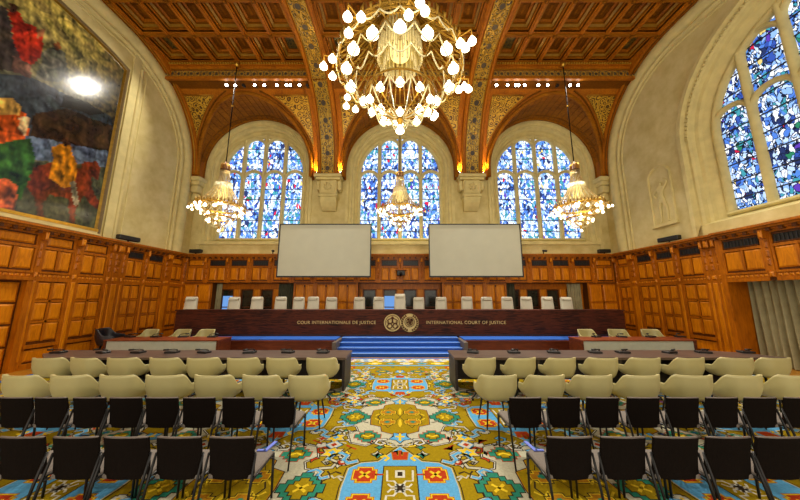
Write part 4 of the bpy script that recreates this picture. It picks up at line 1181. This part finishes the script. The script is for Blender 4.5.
# ------------------------------------------------------------------ meeting chairs (black)
def make_meeting():
    r = empty('meeting_chair')
    b = MB(); n = 10; vs = []
    for off in (0, .028):
        for j in range(7):
            t = j/6; zz = .425+.375*t
            for i in range(n+1):
                s = i/n*2-1; w = .212-.004*t
                y = -.03*(1-s*s)+.012-.06*(t**1.5)+off
                vs.append((s*w, y, zz+(.006*(1-s*s) if j == 6 else 0)))
    L = n+1; A = 7*L
    fs = [(j*L+i, j*L+i+1, (j+1)*L+i+1, (j+1)*L+i) for j in range(6) for i in range(n)]
    fs += [tuple(A+q for q in f[::-1]) for f in fs]
    fs += [(i, A+i, A+i+1, i+1) for i in range(n)]+[(j*L, (j+1)*L, A+(j+1)*L, A+j*L) for j in range(6)]+[(j*L+n, A+j*L+n, A+(j+1)*L+n, (j+1)*L+n) for j in range(6)]
    b.add(vs, fs, 'blackfab', False)
    top = [vs[6*L+i] for i in range(n+1)]; b.add(top+[vs[A+6*L+i] for i in range(n+1)], [(i, i+1, L+i+1, L+i) for i in range(n)], 'edge')
    bk = b.build('backrest', r)
    b = MB(); b.tube([(x, y+.014, zz+.002) for x, y, zz in top], .009, 'edge', 5)
    b.build('edge_piping', bk)
    b = MB(); zt = .455
    pts = [(-.21, .0), (.21, .0), (.225, .2), (.225, .4), (.19, .43), (-.19, .43), (-.225, .4), (-.225, .2)]
    vs = [(x, y, .425) for x, y in pts]+[(x, y, zt) for x, y in pts]+[(x*.95, .01+y*.96, zt+.012) for x, y in pts]; k = 8
    b.add(vs, [tuple(range(7, -1, -1)), tuple(range(16, 24))]+[(q*8+i, q*8+(i+1) % 8, q*8+8+(i+1) % 8, q*8+8+i) for q in (0, 1) for i in range(8)], 'greyfab')
    b.build('seat', r)
    for s in (-1, 1):
        b = MB(); b.tube([(s*.228, -.15, 0), (s*.228, -.06, .42), (s*.226, .0, .65)], [.011, .013, .011], 'blackmetal', 6); b.build('leg', r)
        b = MB(); b.tube([(s*.226, .42, 0), (s*.222, .41, .44)], [.012, .015], 'blackmetal', 6); b.build('leg', r)
        b = MB(); b.tube([(s*.222, .41, .435), (s*.226, .1, .435), (s*.228, -.05, .43)], .01, 'blackmetal', 6)
        b.tube([(s*.21, .0, .64), (s*.226, .0, .65)], .009, 'blackmetal', 6); b.build('side_rail', r)
    b = MB(); b.tube([(-.25, .1, .415), (.25, .1, .415)], .01, 'blackmetal', 6); b.tube([(-.25, .36, .415), (.25, .36, .415)], .01, 'blackmetal', 6); b.build('cross_bar', r)
    return r
mc0 = make_meeting(); used = [False]
def place_meeting(x, y, label, group):
    o = mc0 if not used[0] else copy_tree(mc0); used[0] = True
    o.location = (x, y, .0205); o.rotation_euler = (0, 0, R(random.uniform(-.6, .6))); tag(o, label, 'chair', group); return o
D_L = [-1.63, -2.14, -2.65, -3.14, -3.66]; D_R = [1.64, 2.16, 2.67, 3.18, 3.67]
C_L = [-1.61, -2.14, -2.66, -3.15, -3.63, -4.11, -4.62, -5.08]; C_R = [1.66, 2.17, 2.68, 3.22, 3.74, 4.26, 4.77, 5.3]
first_D = {}
for side, L_ in (('left', D_L), ('right', D_R)):
    for i, x in enumerate(L_):
        o = place_meeting(x*.985, 2.92, 'black-backed meeting chair in the nearest row, %s from the aisle on the %s' % (ORD[i], side), 'black chairs of the nearest row')
        if i == 0: first_D[side] = o
for side, L_ in (('left', C_L), ('right', C_R)):
    for i, x in enumerate(L_):
        place_meeting(x, 3.95, 'black-backed meeting chair in the second row, %s from the aisle on the %s' % (ORD[i], side), 'black chairs of the second row')

for side, o in first_D.items():
    q = 1 if side == 'left' else -1
    b = MB(); b.box(-.02, .02, 0, .2, .47, .478, 'bluestrip', T=Matrix.Translation((q*.14, .38, 0)) @ Matrix.Rotation(-q*.15, 4, 'Z'))
    b.box(min(0, -q*.09), max(0, -q*.09), 0, .03, .47, .478, 'bluestrip', T=Matrix.Translation((q*.14, .38, 0)))
    tag(b.build('strip', o), 'thin blue strap at the seat front')

# ------------------------------------------------------------------ cream armchairs
def shell(b, mat, a=.335, bb=.31, zb=.43, h0=.85, h1=.65, th=.035):
    def sup(phi, ra, rb, n=3.1):
        c, s = cos(phi), sin(phi)
        k = (abs(c)**n+abs(s)**n)**(-1/n); return ra*k*s, -rb*k*c
    N = 44; rows = 9; rings = []
    pm = R(128)
    def pt(i, j, inner):
        phi = -pm+2*pm*i/N; t = j/rows
        ab = abs(phi); q = min(1, max(0, (ab-R(50))/R(40))); q = q*q*(3-2*q)
        h = h0+(h1-h0)*q - .03*max(0, (ab-R(100))/R(28))
        f = .76+.24*min(1, (t*2))**.6
        f += .01*q*t
        x, y = sup(phi, a*f-inner*th, bb*f-inner*th)
        zz = zb+(h-zb)*t
        if inner: zz = max(zz, zb+.02)-.004*(t > .99)
        y -= .035*t
        return (x, y+.28, zz)
    vs = [pt(i, j, 0) for j in range(rows+1) for i in range(N+1)]+[pt(i, j, 1) for j in range(rows+1) for i in range(N+1)]
    L = N+1; A = (rows+1)*L
    fs = [(j*L+i, j*L+i+1, (j+1)*L+i+1, (j+1)*L+i) for j in range(rows) for i in range(N)]
    fs += [tuple(A+q for q in f[::-1]) for f in fs]
    fs += [(rows*L+i, rows*L+i+1, A+rows*L+i+1, A+rows*L+i) for i in range(N)]
    fs += [(i, A+i, A+i+1, i+1) for i in range(N)]
    fs += [(j*L, A+j*L, A+(j+1)*L, (j+1)*L) for j in range(rows)]+[(j*L+N, (j+1)*L+N, A+(j+1)*L+N, A+j*L+N) for j in range(rows)]
    b.add(vs, fs, mat, True)
    # underside pan
    ring = [pt(i, 0, 0) for i in range(N+1)]
    b.add(ring+[(0, .28, zb-.02)], [(i, N+1, i+1) for i in range(N)]+[(N, N+1, 0)], mat, True)
def seat_pad(b, mat, zb=.45, k=1):
    prof = [(.01, zb), (.2*k, zb), (.235*k, zb+.02), (.24*k, zb+.05), (.215*k, zb+.075), (.01, zb+.085)]
    b.lathe([(r, zz) for r, zz in prof], mat, 24, c=(0, .29, 0))
def make_armchair(kind):
    r = empty('armchair')
    b = MB(); shell(b, 'cream'); b.build('shell', r)
    b = MB(); seat_pad(b, 'cream'); b.build('seat_cushion', r)
    if kind == 'legs':
        b = MB(); b.tube([(-.17, .14, .42), (.17, .14, .42), (.17, .42, .42), (-.17, .42, .42)], .012, 'blackmetal', 6, closed=True); b.build('under_frame', r)
        for sx in (-1, 1):
            for y0_, y1_ in ((.14, .06), (.42, .5)):
                b = MB(); b.tube([(sx*.17, y0_, .42), (sx*.23, y1_, 0)], [.018, .01], 'blackmetal', 8); b.build('leg', r)
    else:
        b = MB(); b.lathe([(.001, .1), (.035, .1), (.03, .16), (.022, .2), (.022, .405), (.09, .41), (.001, .415)], 'blackmetal', 12, c=(0, .28, 0)); b.build('column', r)
        b = MB()
        for k in range(4):
            a = pi/4+k*pi/2
            b.tube([(0, .28, .12), (.15*cos(a), .28+.15*sin(a), .1), (.31*cos(a), .28+.31*sin(a), .05)], [.022, .02, .012], 'blackmetal', 6)
        b.build('star_base', r)
        for k in range(4):
            a = pi/4+k*pi/2
            b = MB(); b.lathe([(.001, .0), (.02, .0), (.024, .025), (.02, .05), (.001, .055)], 'black', 10, c=(.31*cos(a), .28+.31*sin(a), 0)); b.build('caster', r)
    return r
kinds = {'legs': make_armchair('legs'), 'swivel': make_armchair('swivel')}; usedk = {}
def place_arm(kind, x, y, z_, rz, label, group):
    o = kinds[kind] if kind not in usedk else copy_tree(kinds[kind]); usedk[kind] = 1
    o.location = (x, y, z_); o.rotation_euler = (0, 0, rz); tag(o, label, 'chair', group); return o
AL = [-1.53, -2.33, -3.11, -3.9, -4.69, -5.48, -6.3]; AR = [1.64, 2.44, 3.22, 4.02, 4.86, 5.7, 6.55]
BL = [-1.67, -2.53, -3.34, -4.18, -5.0, -5.88, -6.7, -7.45]; BR = [1.73, 2.6, 3.44, 4.3, 5.2, 6.15, 7.12, 7.95]
for side, L_ in (('left', AL), ('right', AR)):
    for i, x in enumerate(L_):
        place_arm('legs', x, 4.8, .0205, R(random.uniform(-5, 5)), 'cream tub armchair right behind the black chairs, %s from the aisle on the %s' % (ORD[i], side), 'cream armchairs of the near row')
for side, L_ in (('left', BL), ('right', BR)):
    for i, x in enumerate(L_):
        place_arm('swivel', x, 6.08, .0205, R(random.uniform(-8, 8)), 'cream swivel armchair tucked at the %s long desk, %s from the aisle' % (side, ORD[i]), 'cream armchairs at the long desks')
for side, pxs in (('left', (213, 190, 159)), ('right', (580, 611, 643))):
    for i, px in enumerate(pxs):
        x = (px-400)/F*10.55
        place_arm('legs', x, 10.68, .0205, pi+R(random.uniform(-12, 12)), 'cream armchair behind the %s red wood side desk, %s from the middle of the hall' % (side, ORD[i]), 'cream armchairs at the side desks').scale = (1, 1, 1.06)

# black leather chair by the left wall
r = empty('armchair', (-10.35, 9.9, .0205), R(-70)); tag(r, 'dark leather tub armchair alone against the left wall panelling', 'chair')
b = MB(); shell(b, 'leather', zb=.46, h0=1.02, h1=.8, a=.38, bb=.36); b.build('shell', r)
b = MB(); seat_pad(b, 'leather', .48, 1.05); b.build('seat_cushion', r)
for sx in (-1, 1):
    for y0_, y1_ in ((.12, .02), (.44, .52)):
        b = MB(); b.tube([(sx*.18, y0_, .46), (sx*.24, y1_, 0)], [.03, .02], 'blackmetal', 8); b.build('leg', r)

# ------------------------------------------------------------------ judges' chairs
def make_judge():
    r = empty('high_back_chair')
    # origin at the floor, back of chair at +Y, facing -Y (towards the hall)
    b = MB(); n = 12; vs = []
    rows = 12
    for off in (0, .07):
        for j in range(rows+1):
            t = j/rows; zz = .5+.85*t
            hw = .3-.035*t-(.03 if j == rows else 0)
            for i in range(n+1):
                s = i/n*2-1
                y = .22+.07*t-.05*(1-abs(s)**3)*(1-off/.07*0)+off + (.02*(abs(s)**6))
                vs.append((s*hw, y if not (i in (0, n)) else .25+.07*t+off*.5, zz))
    L = n+1; A = (rows+1)*L
    fs = [(j*L+i, j*L+i+1, (j+1)*L+i+1, (j+1)*L+i) for j in range(rows) for i in range(n)]
    fs += [tuple(A+q for q in f[::-1]) for f in fs]
    fs += [(rows*L+i, rows*L+i+1, A+rows*L+i+1, A+rows*L+i) for i in range(n)]+[(i, A+i, A+i+1, i+1) for i in range(n)]
    fs += [(j*L, (j+1)*L, A+(j+1)*L, A+j*L) for j in range(rows)]+[(j*L+n, A+j*L+n, A+(j+1)*L+n, (j+1)*L+n) for j in range(rows)]
    b.add(vs, fs, 'creamw', True); bk = b.build('backrest', r)
    b = MB(); b.bbox(-.21, .21, .08, .3, 1.18, 1.31, 'creamw', .04); b.build('headrest', bk)
    b = MB(); b.bbox(-.28, .28, -.25, .26, .42, .53, 'creamw', .04); b.build('seat', r)
    for s in (-1, 1):
        b = MB(); b.tube([(s*.28, .2, .46), (s*.31, .2, .68), (s*.31, -.1, .7), (s*.3, -.15, .6)], .018, 'chrome', 8); b.bbox(s*.31-.03, s*.31+.03, -.12, .18, .69, .72, 'creamw', .01); b.build('armrest', r)
    b = MB(); b.lathe([(.03, .08), (.03, .42)], 'chrome', 12); b.build('column', r)
    b = MB()
    for k in range(5):
        a = pi/2+k*2*pi/5; b.tube([(0, 0, .1), (.3*cos(a), .3*sin(a), .03)], [.025, .015], 'chrome', 6)
    b.build('star_base', r)
    return r
j0 = make_judge(); ju = False
jx = [190.5, 233.5, 257, 281, 298.5, 313, 332, 359, 378.5, 400, 418.5, 441, 467, 487, 507.5, 526, 548, 567]
JO = ['leftmost', 'second from the left', 'third from the left', 'fourth from the left', 'fifth from the left', 'sixth from the left', 'seventh from the left', 'eighth from the left, left of the emblems', 'just left of the tallest middle one',
      'taller one in the middle, above the emblems', 'just right of the tallest middle one', 'seventh from the right', 'sixth from the right, tilted' , 'sixth', 'fourth from the right', 'third from the right', 'second from the right', 'rightmost']
JO[11] = 'seventh from the right'; JO[12] = 'sixth from the right'; JO[13] = 'fifth from the right'
for i, px in enumerate(jx):
    o = j0 if not ju else copy_tree(j0); ju = True
    x = (px-400)/F*12.6
    o.location = (x, 12.72, .78); o.rotation_euler = (0, 0, -math.atan2(x, 10)*.45+R(random.uniform(-5, 5)))
    sc = 1.09 if i == 9 else random.uniform(.975, .995)
    o.scale = (.93, .93, sc)
    tag(o, 'pale high-backed judge\'s chair behind the bench, '+JO[i], 'chair', 'judges chairs behind the bench')

# ------------------------------------------------------------------ screens
for s in (-1, 1):
    x0, x1 = sorted((s*1.37, s*5.56)); side = 'left' if s < 0 else 'right'
    r = empty('projection_screen', ((x0+x1)/2, 12.5, 4.2)); tag(r, 'large blank grey projection screen with thin black frame, %s one over the bench' % side, 'screen', 'projection screens')
    b = MB(); b.add([(x0, 12.47, 3.05), (x1, 12.47, 3.05), (x1, 12.47, 5.43), (x0, 12.47, 5.43)], [(0, 1, 2, 3)], 'screen'); adopt(b.build('screen_surface'), r)
    b = MB(); w = .045
    b.box(x0-w, x1+w, 12.45, 12.53, 5.43, 5.43+w, 'black'); b.box(x0-w, x1+w, 12.45, 12.53, 3.05-w*1.5, 3.05, 'black')
    b.box(x0-w, x0, 12.45, 12.53, 3.05, 5.43, 'black'); b.box(x1, x1+w, 12.45, 12.53, 3.05, 5.43, 'black'); b.box(x0, x1, 12.48, 12.53, 3.05, 5.43, 'black'); adopt(b.build('frame'), r)
    for xx in (x0+1, x1-1):
        b = MB(); b.box(xx-.04, xx+.04, 12.53, BF, 3.5, 3.58, 'blackmetal'); adopt(b.build('wall_bracket'), r)

# ------------------------------------------------------------------ devices
def device(x, y, z_, rz, w, label, cat='speaker', name='wall_speaker'):
    r = empty(name, (x, y, z_), rz); tag(r, label, cat)
    b = MB(); b.bbox(-w/2, w/2, -.1, .1, .06, .24, 'black', .02); b.build('housing', r)
    b = MB(); b.tube([(0, 0, 0), (0, 0, .07)], .03, 'blackmetal', 8); b.bbox(-.08, .08, -.06, .06, 0, .015, 'blackmetal', .004); b.build('mounting_foot', r)
device(-10.98, 10.9, 4.3, R(85), .8, 'dark oblong box standing on the left wall cornice')
device(10.98, 11.0, 4.3, R(-85), .8, 'dark oblong box standing on the right wall cornice')
device(-10.6, 14.1, 4.3, 0, .6, 'small dark box on the cornice in the far left corner')
device(10.6, 14.1, 4.3, 0, .6, 'small dark box on the cornice in the far right corner')
def sill_cam(x, lab):
    r = empty('security_camera', (x, 14.1, 4.3)); tag(r, lab, 'camera')
    b = MB(); b.tube([(0, 0, 0), (0, 0, .12)], .025, 'blackmetal', 8); b.build('mount', r)
    b = MB(); b.tube([(-.03, .0, .17), (.1, -.16, .13)], .055, 'black', 10); b.build('camera_body', r)
sill_cam(-6.6, 'small black camera on the back cornice beside the left screen'); sill_cam(7.45, 'small black camera on the back cornice right of the right screen')
r = empty('wall_projector', (.05, 14.15, 3.3)); tag(r, 'small black projector on a bracket at the centre of the back wall panelling', 'projector')
b = MB(); b.bbox(-.3, .3, -.3, .05, .14, .2, 'wood', .01); b.build('bracket', r)
b = MB(); b.bbox(-.2, .2, -.32, -.02, -.12, .12, 'black', .02); b.build('housing', r)
b = MB(); b.tube([(0, -.32, -.03), (0, -.38, -.04)], .07, 'blackmetal', 12); b.build('lens', r)

# ------------------------------------------------------------------ chandeliers
def glob_mesh(r, m='globe'):
    b = MB()
    b.lathe([(.001, -r*.8), (r*.6, -r*.72), (r*.93, -r*.42), (r, -.05*r), (r*.82, r*.38), (r*.5, r*.72), (r*.34, r*1.05), (r*.28, r*1.3), (.001, r*1.35)], m, 12)
    b.lathe([(.001, r*1.6), (r*.3, r*1.5), (r*.34, r*1.25)], 'goldp', 8)
    return b
def make_chandelier(big=False):
    gr = 'goldd' if big else 'gold'
    root = empty('chandelier')
    b = MB(); b.lathe([(.001, 3.02), (.06, 3.0), (.09, 2.9), (.2, 2.86), (.24, 2.8), (.24, 2.5), (.27, 2.46), (.2, 2.42), (.001, 2.42)], 'woodd', 20)
    for k in range(20): a = 2*pi*k/20; b.tube([(.245*cos(a), .245*sin(a), 2.48), (.245*cos(a), .245*sin(a), 2.84)], .012, 'gold', 4)
    b.build('cap', root)
    b = MB(); n = 60 if big else 44
    for k in range(n):
        a = 2*pi*k/n; pts = []
        for q in range(7):
            t = q/6; rr = .24+(1.2-.24)*t**2.1; zz = 2.45-(2.45-.28)*t
            if big: rr, zz = ((.24, 2.45), (.34, 1.9), (.46, 1.25), (.62, 1.0), (.82, .75), (1.02, .52), (1.22, .32))[q]
            pts.append((rr*cos(a), rr*sin(a), zz))
        b.tube(pts, .018 if big else .011, (gr if k % 2 else ('goldp' if big else 'bead')), 4)
    b.build('bead_canopy', root)
    b = MB(); n = 40
    for k in range(n):
        a = 2*pi*k/n; r0, r1 = .42, .55
        if big:
            zb_ = .32 if k % 2 else .42
            b.tube([(.43*cos(a), .43*sin(a), 1.05), (.45*cos(a), .45*sin(a), zb_)], .03, 'crystal', 5)
            b.tube([(.32*cos(a), .32*sin(a), 1.05), (.33*cos(a), .33*sin(a), zb_-.15)], .022, 'crystal', 5) if k % 2 else None
        else: b.tube([(r0*cos(a), r0*sin(a), 1.65), (r1*cos(a), r1*sin(a), .55)], .026, 'crystal', 5)
    b.lathe([(.3, 1.06), (.46, 1.07), (.46, 1.02), (.3, 1.03)] if big else [(.4, 1.68), (.45, 1.66), (.42, 1.62)], 'gold', 24)
    dr = b.build('crystal_drum', root)
    b = MB(); b.lathe([(.02, 1.5), (.2, 1.45), (.26, 1.1), (.22, .8), (.02, .72)] if not big else [(.02, 1.05), (.2, 1.0), (.22, .8), (.2, .5), (.02, .45)], 'drumlit', 16); b.build('inner_lamp', dr)
    b = MB()
    if big:
        for rr, zz in ((1.24, .2), (1.24, .3), (.7, -.45)): b.tube([(rr*cos(2*pi*k/60), rr*sin(2*pi*k/60), zz) for k in range(60)], .02, 'goldd', 4, closed=True)
    else:
        b.lathe([(1.18, .12), (1.26, .14), (1.28, .2), (1.2, .26), (1.18, .12)], 'gold', 48)
        b.lathe([(.68, -.5), (.73, -.48), (.73, -.42), (.68, -.4), (.68, -.5)], 'gold', 36)
    for k in range(48):
        a = 2*pi*k/48; c, s = cos(a), sin(a)
        b.tube([(1.24*c, 1.24*s, .22), (1.27*c, 1.27*s, .34), (1.22*c, 1.22*s, .44 if k % 2 else .52)], [.022, .034, .006], 'goldd', 4)
        b.tube([(1.25*c, 1.25*s, .14), (1.28*cos(a+.06), 1.28*sin(a+.06), .03)], .012, 'goldp', 4)
    b.build('gilt_crown', root)
    b = MB()
    for k in range(24):
        a = 2*pi*k/24; c, s = cos(a), sin(a)
        b.tube([(.55*c, .55*s, .6), (.85*c, .85*s, .42), (1.2*c, 1.2*s, .2)], .014, gr, 4)
        if k % 2 == 0: b.tube([(1.2*c, 1.2*s, .15), (1.0*c, 1.0*s, -.2), (.72*c, .72*s, -.42)], .014, gr, 4)
        if k % 3 == 0: b.tube([(.7*c, .7*s, -.45), (.35*c, .35*s, -.75), (.04*c, .04*s, -.95)], .014, 'gold', 4)
    b.lathe([(.001, -.9), (.05, -.93), (.07, -1.0), (.03, -1.08), (.001, -1.1)], 'gold', 12)
    for k in range(8):
        a = 2*pi*k/8+.2; c, s = cos(a), sin(a)
        for q in (-1, 0, 1):
            a2 = a+q*.1; rr = 1.52 if q == 0 else 1.36
            b.tube([(1.26*c, 1.26*s, .2), ((rr+.0)*cos(a2), (rr)*sin(a2), .22), (rr*cos(a2), rr*sin(a2), .1)], .014, 'gold', 4)
    b.build('arms', root)
    b = MB()
    def swag(r_, zz, n, sag, rr=.014, m='bead'):
        for k in range(n):
            a0 = 2*pi*k/n; a1 = 2*pi*(k+1)/n
            b.tube([(r_*cos(a0+(a1-a0)*q/8), r_*sin(a0+(a1-a0)*q/8), zz-sag*sin(pi*q/8)) for q in range(9)], rr, m, 4)
    swag(1.1, .1, 14, .28); swag(1.28, .16, 24, .12); swag(.66, -.5, 10, .26); swag(.9, -.1, 14, .2)
    for k in range(10):
        a0 = 2*pi*k/10; b.tube([((.66+(.06-.66)*q/8)*cos(a0), (.66+(.06-.66)*q/8)*sin(a0), -.5-.45*q/8-.22*sin(pi*q/8)) for q in range(9)], .013, 'bead', 4)
    b.build('bead_chains', root)
    g1 = None
    def put(r_, x, y, zz):
        if not big: r_ *= .85
        nonlocal g1
        key = round(r_, 3)
        if key not in gm: gm[key] = glob_mesh(r_).build('glass_globe', root); o = gm[key]
        else: o = gm[key].copy(); COL.objects.link(o); o.parent = root
        o.location = (x, y, zz)
    gm = {}
    for k in range(14): a = 2*pi*(k+.5)/14; put(.108, 1.08*cos(a), 1.08*sin(a), -.02)
    for k in range(8):
        a = 2*pi*k/8+.2
        for q in (-1, 0, 1): rr = 1.52 if q == 0 else 1.36; put(.076, rr*cos(a+q*.1), rr*sin(a+q*.1), -.03+.07*q)
    for k in range(10): a = 2*pi*(k+.5)/10; put(.08, .62*cos(a), .62*sin(a), -.66)
    put(.085, 0, 0, -1.2)
    return root
ch0 = make_chandelier(True); ch1 = make_chandelier()
first_small = [True]
def chand(x, y, z_, k, label, first=False, top=ZC-.12, rz=0):
    o = ch0 if first else copy_tree(ch0)
    o.location = (x, y, z_); o.scale = (k, k, k); o.rotation_euler = (0, 0, rz)
    tag(o, label, 'chandelier', 'crystal chandeliers')
    b = MB(); h = (top-z_)/k
    b.tube([(0, 0, 2.98), (0, 0, h)], .018/k, 'black', 6); b.lathe([(.001, h), (.1/k, h), (.12/k, h-.12/k), (.03/k, h-.2/k)], 'gold', 12)
    b.lathe([(.001, .06), (.05, .0), (.001, -.06)], 'gold', 8, c=(0, 0, h*.6+1.2))
    b.build('cable', o)
cs = .74
b_first = chand(0, 4.8, 6.42, .96, 'biggest chandelier of glass globes, hanging nearest in the middle of the hall', True)
# the copies are made before the cable of the first is part of the tree: remove duplicates
def chand_small(x, y, z_, label, rz):
    o = ch1 if first_small[0] else copy_tree(ch1)
    first_small[0] = False
    for ch in list(o.children):
        if ch.name.startswith('cable'): bpy.data.objects.remove(ch)
    o.location = (x, y, z_); o.scale = (cs,)*3; o.rotation_euler = (0, 0, rz); tag(o, label, 'chandelier', 'crystal chandeliers')
    b = MB(); h = (ZC-.16-z_)/cs
    b.tube([(0, 0, 2.98), (0, 0, h)], .022/cs, 'blackfab', 6); b.lathe([(.001, h), (.1/cs, h), (.12/cs, h-.12/cs), (.03/cs, h-.2/cs)], 'gold', 12)
    b.lathe([(.001, .09), (.08, .0), (.001, -.09)], 'gold', 8, c=(0, 0, 3.0+(h-3)*.55))
    b.build('cable', o)
chand_small(-7.65, 11.3, 5.75, 'smaller chandelier hanging in front of the left stained glass window', .3)
chand_small(7.65, 11.3, 5.75, 'smaller chandelier hanging in front of the right stained glass window', .7)
chand_small(0, 13.0, 6.2, 'smaller chandelier hanging in front of the middle window between the two screens', .1)

# ------------------------------------------------------------------ spotlights on a track under the frieze
def make_spot():
    r = empty('spotlight')
    b = MB(); b.tube([(0, 0, 0), (0, 0, -.07)], .015, 'blackmetal', 6); b.build('bracket', r)
    b = MB(); b.tube([(0, .08, -.1), (0, -.08, -.14)], [.05, .075], 'black', 10); b.build('lamp_housing', r)
    b = MB(); b.lathe([(.001, 0), (.062, 0)], 'lamp', 12, T=Matrix.Translation((0, -.083, -.141)) @ Matrix.Rotation(pi/2+.25, 4, 'X')); b.build('lens', r)
    return r
s0 = make_spot(); su = False
dark0 = None
def bayname(x): return 'left' if x < -4 else ('right' if x > 4 else 'middle')
sx_ = [(227.5, 1), (236, 1), (244, 0), (255.5, 1), (265, 1), (277.5, 1), (287, 1), (291, 1), (300, 1), (307.5, 0), (349, 1), (452.5, 1), (459, 0), (496, 1), (507, 1), (515, 1), (518, 1), (524, 1), (537.5, 1), (547, 1), (557, 0), (569, 1), (577, 1)]
cnt = {}
M['lamp_off'] = M['black']
spots = []
for px, on in sx_:
    x = (px-400)/F*13.35
    o = s0 if not su else copy_tree(s0); su = True
    o.location = (x, 11.86, ZSOF-.0)
    bn = bayname(x); cnt[bn] = cnt.get(bn, 0)+1
    if not on:
        for ch in o.children:
            if ch.name.startswith('lens'):
                ch.data = ch.data.copy(); ch.data.materials[0] = M['black']
        tag(o, 'unlit black spotlight under the ceiling frieze, %s from the left in the %s bay' % (ORD[cnt[bn]-1], bn), 'spotlight', 'frieze spotlights')
    else: tag(o, 'lit spotlight under the ceiling frieze, %s from the left in the %s bay' % (ORD[cnt[bn]-1], bn), 'spotlight', 'frieze spotlights'); spots.append(x)

def spot_light(loc, tgt, e, size, rad=.06, col=(1, .93, .8), blend=.5):
    l = bpy.data.lights.new('spot_beam', 'SPOT'); l.energy = e; l.spot_size = R(size); l.spot_blend = blend; l.shadow_soft_size = rad; l.color = col
    o = bpy.data.objects.new('spot_beam', l); COL.objects.link(o); o.location = loc
    o.rotation_euler = (Vector(tgt)-Vector(loc)).to_track_quat('-Z', 'Y').to_euler(); return o
LK = 1.0
spot_light((-7.3, 11.72, 12.1), (-11.2, 7.6, 8.2), 700*LK, 75, .2)
for x, tx in ((-8.2, -5), (-6, -4), (-5, -2), (5, 2), (6, 4), (7, 6), (8.2, 6)):
    spot_light((x, 11.72, 12.1), (tx, 5.2, .5), 1300*LK, 80, .08)
for x, tx in ((-4.9, -7), (4.9, 7), (-2.4, 0), (2.6, 1)):
    spot_light((x, 11.72, 12.1), (tx, 9.5, .5), 900*LK, 85, .08)
# uplights on the corbels
def uplight(x, lab):
    r = empty('uplight', (x, 14.0, 8.62)); tag(r, lab, 'lamp', 'corbel uplights')
    b = MB(); b.bbox(-.09, .09, -.07, .07, 0, .12, 'black', .02); b.build('housing', r)
    b = MB(); b.lathe([(.001, 0), (.055, 0)], 'lamp', 10, c=(0, 0, .125)); b.build('lens', r)
    spot_light((x, 13.95, 8.8), (x*1.0, 13.3, 12), 260, 130, .05, (1, .66, .22), .8)
for x, lab in ((-4.48, 'small uplight on the left corbel, its left lamp'), (-3.22, 'small uplight on the left corbel, its right lamp'), (3.22, 'small uplight on the right corbel, its left lamp'), (4.48, 'small uplight on the right corbel, its right lamp')): uplight(x, lab)
for s in (-1, 1): 
    pass

# ------------------------------------------------------------------ world (enters through the open near end of the hall)
w = bpy.data.worlds.new('world'); scene.world = w; w.use_nodes = True
bg = w.node_tree.nodes['Background']; bg.inputs['Color'].default_value = (1.0, .9, .74, 1); bg.inputs['Strength'].default_value = 1.55
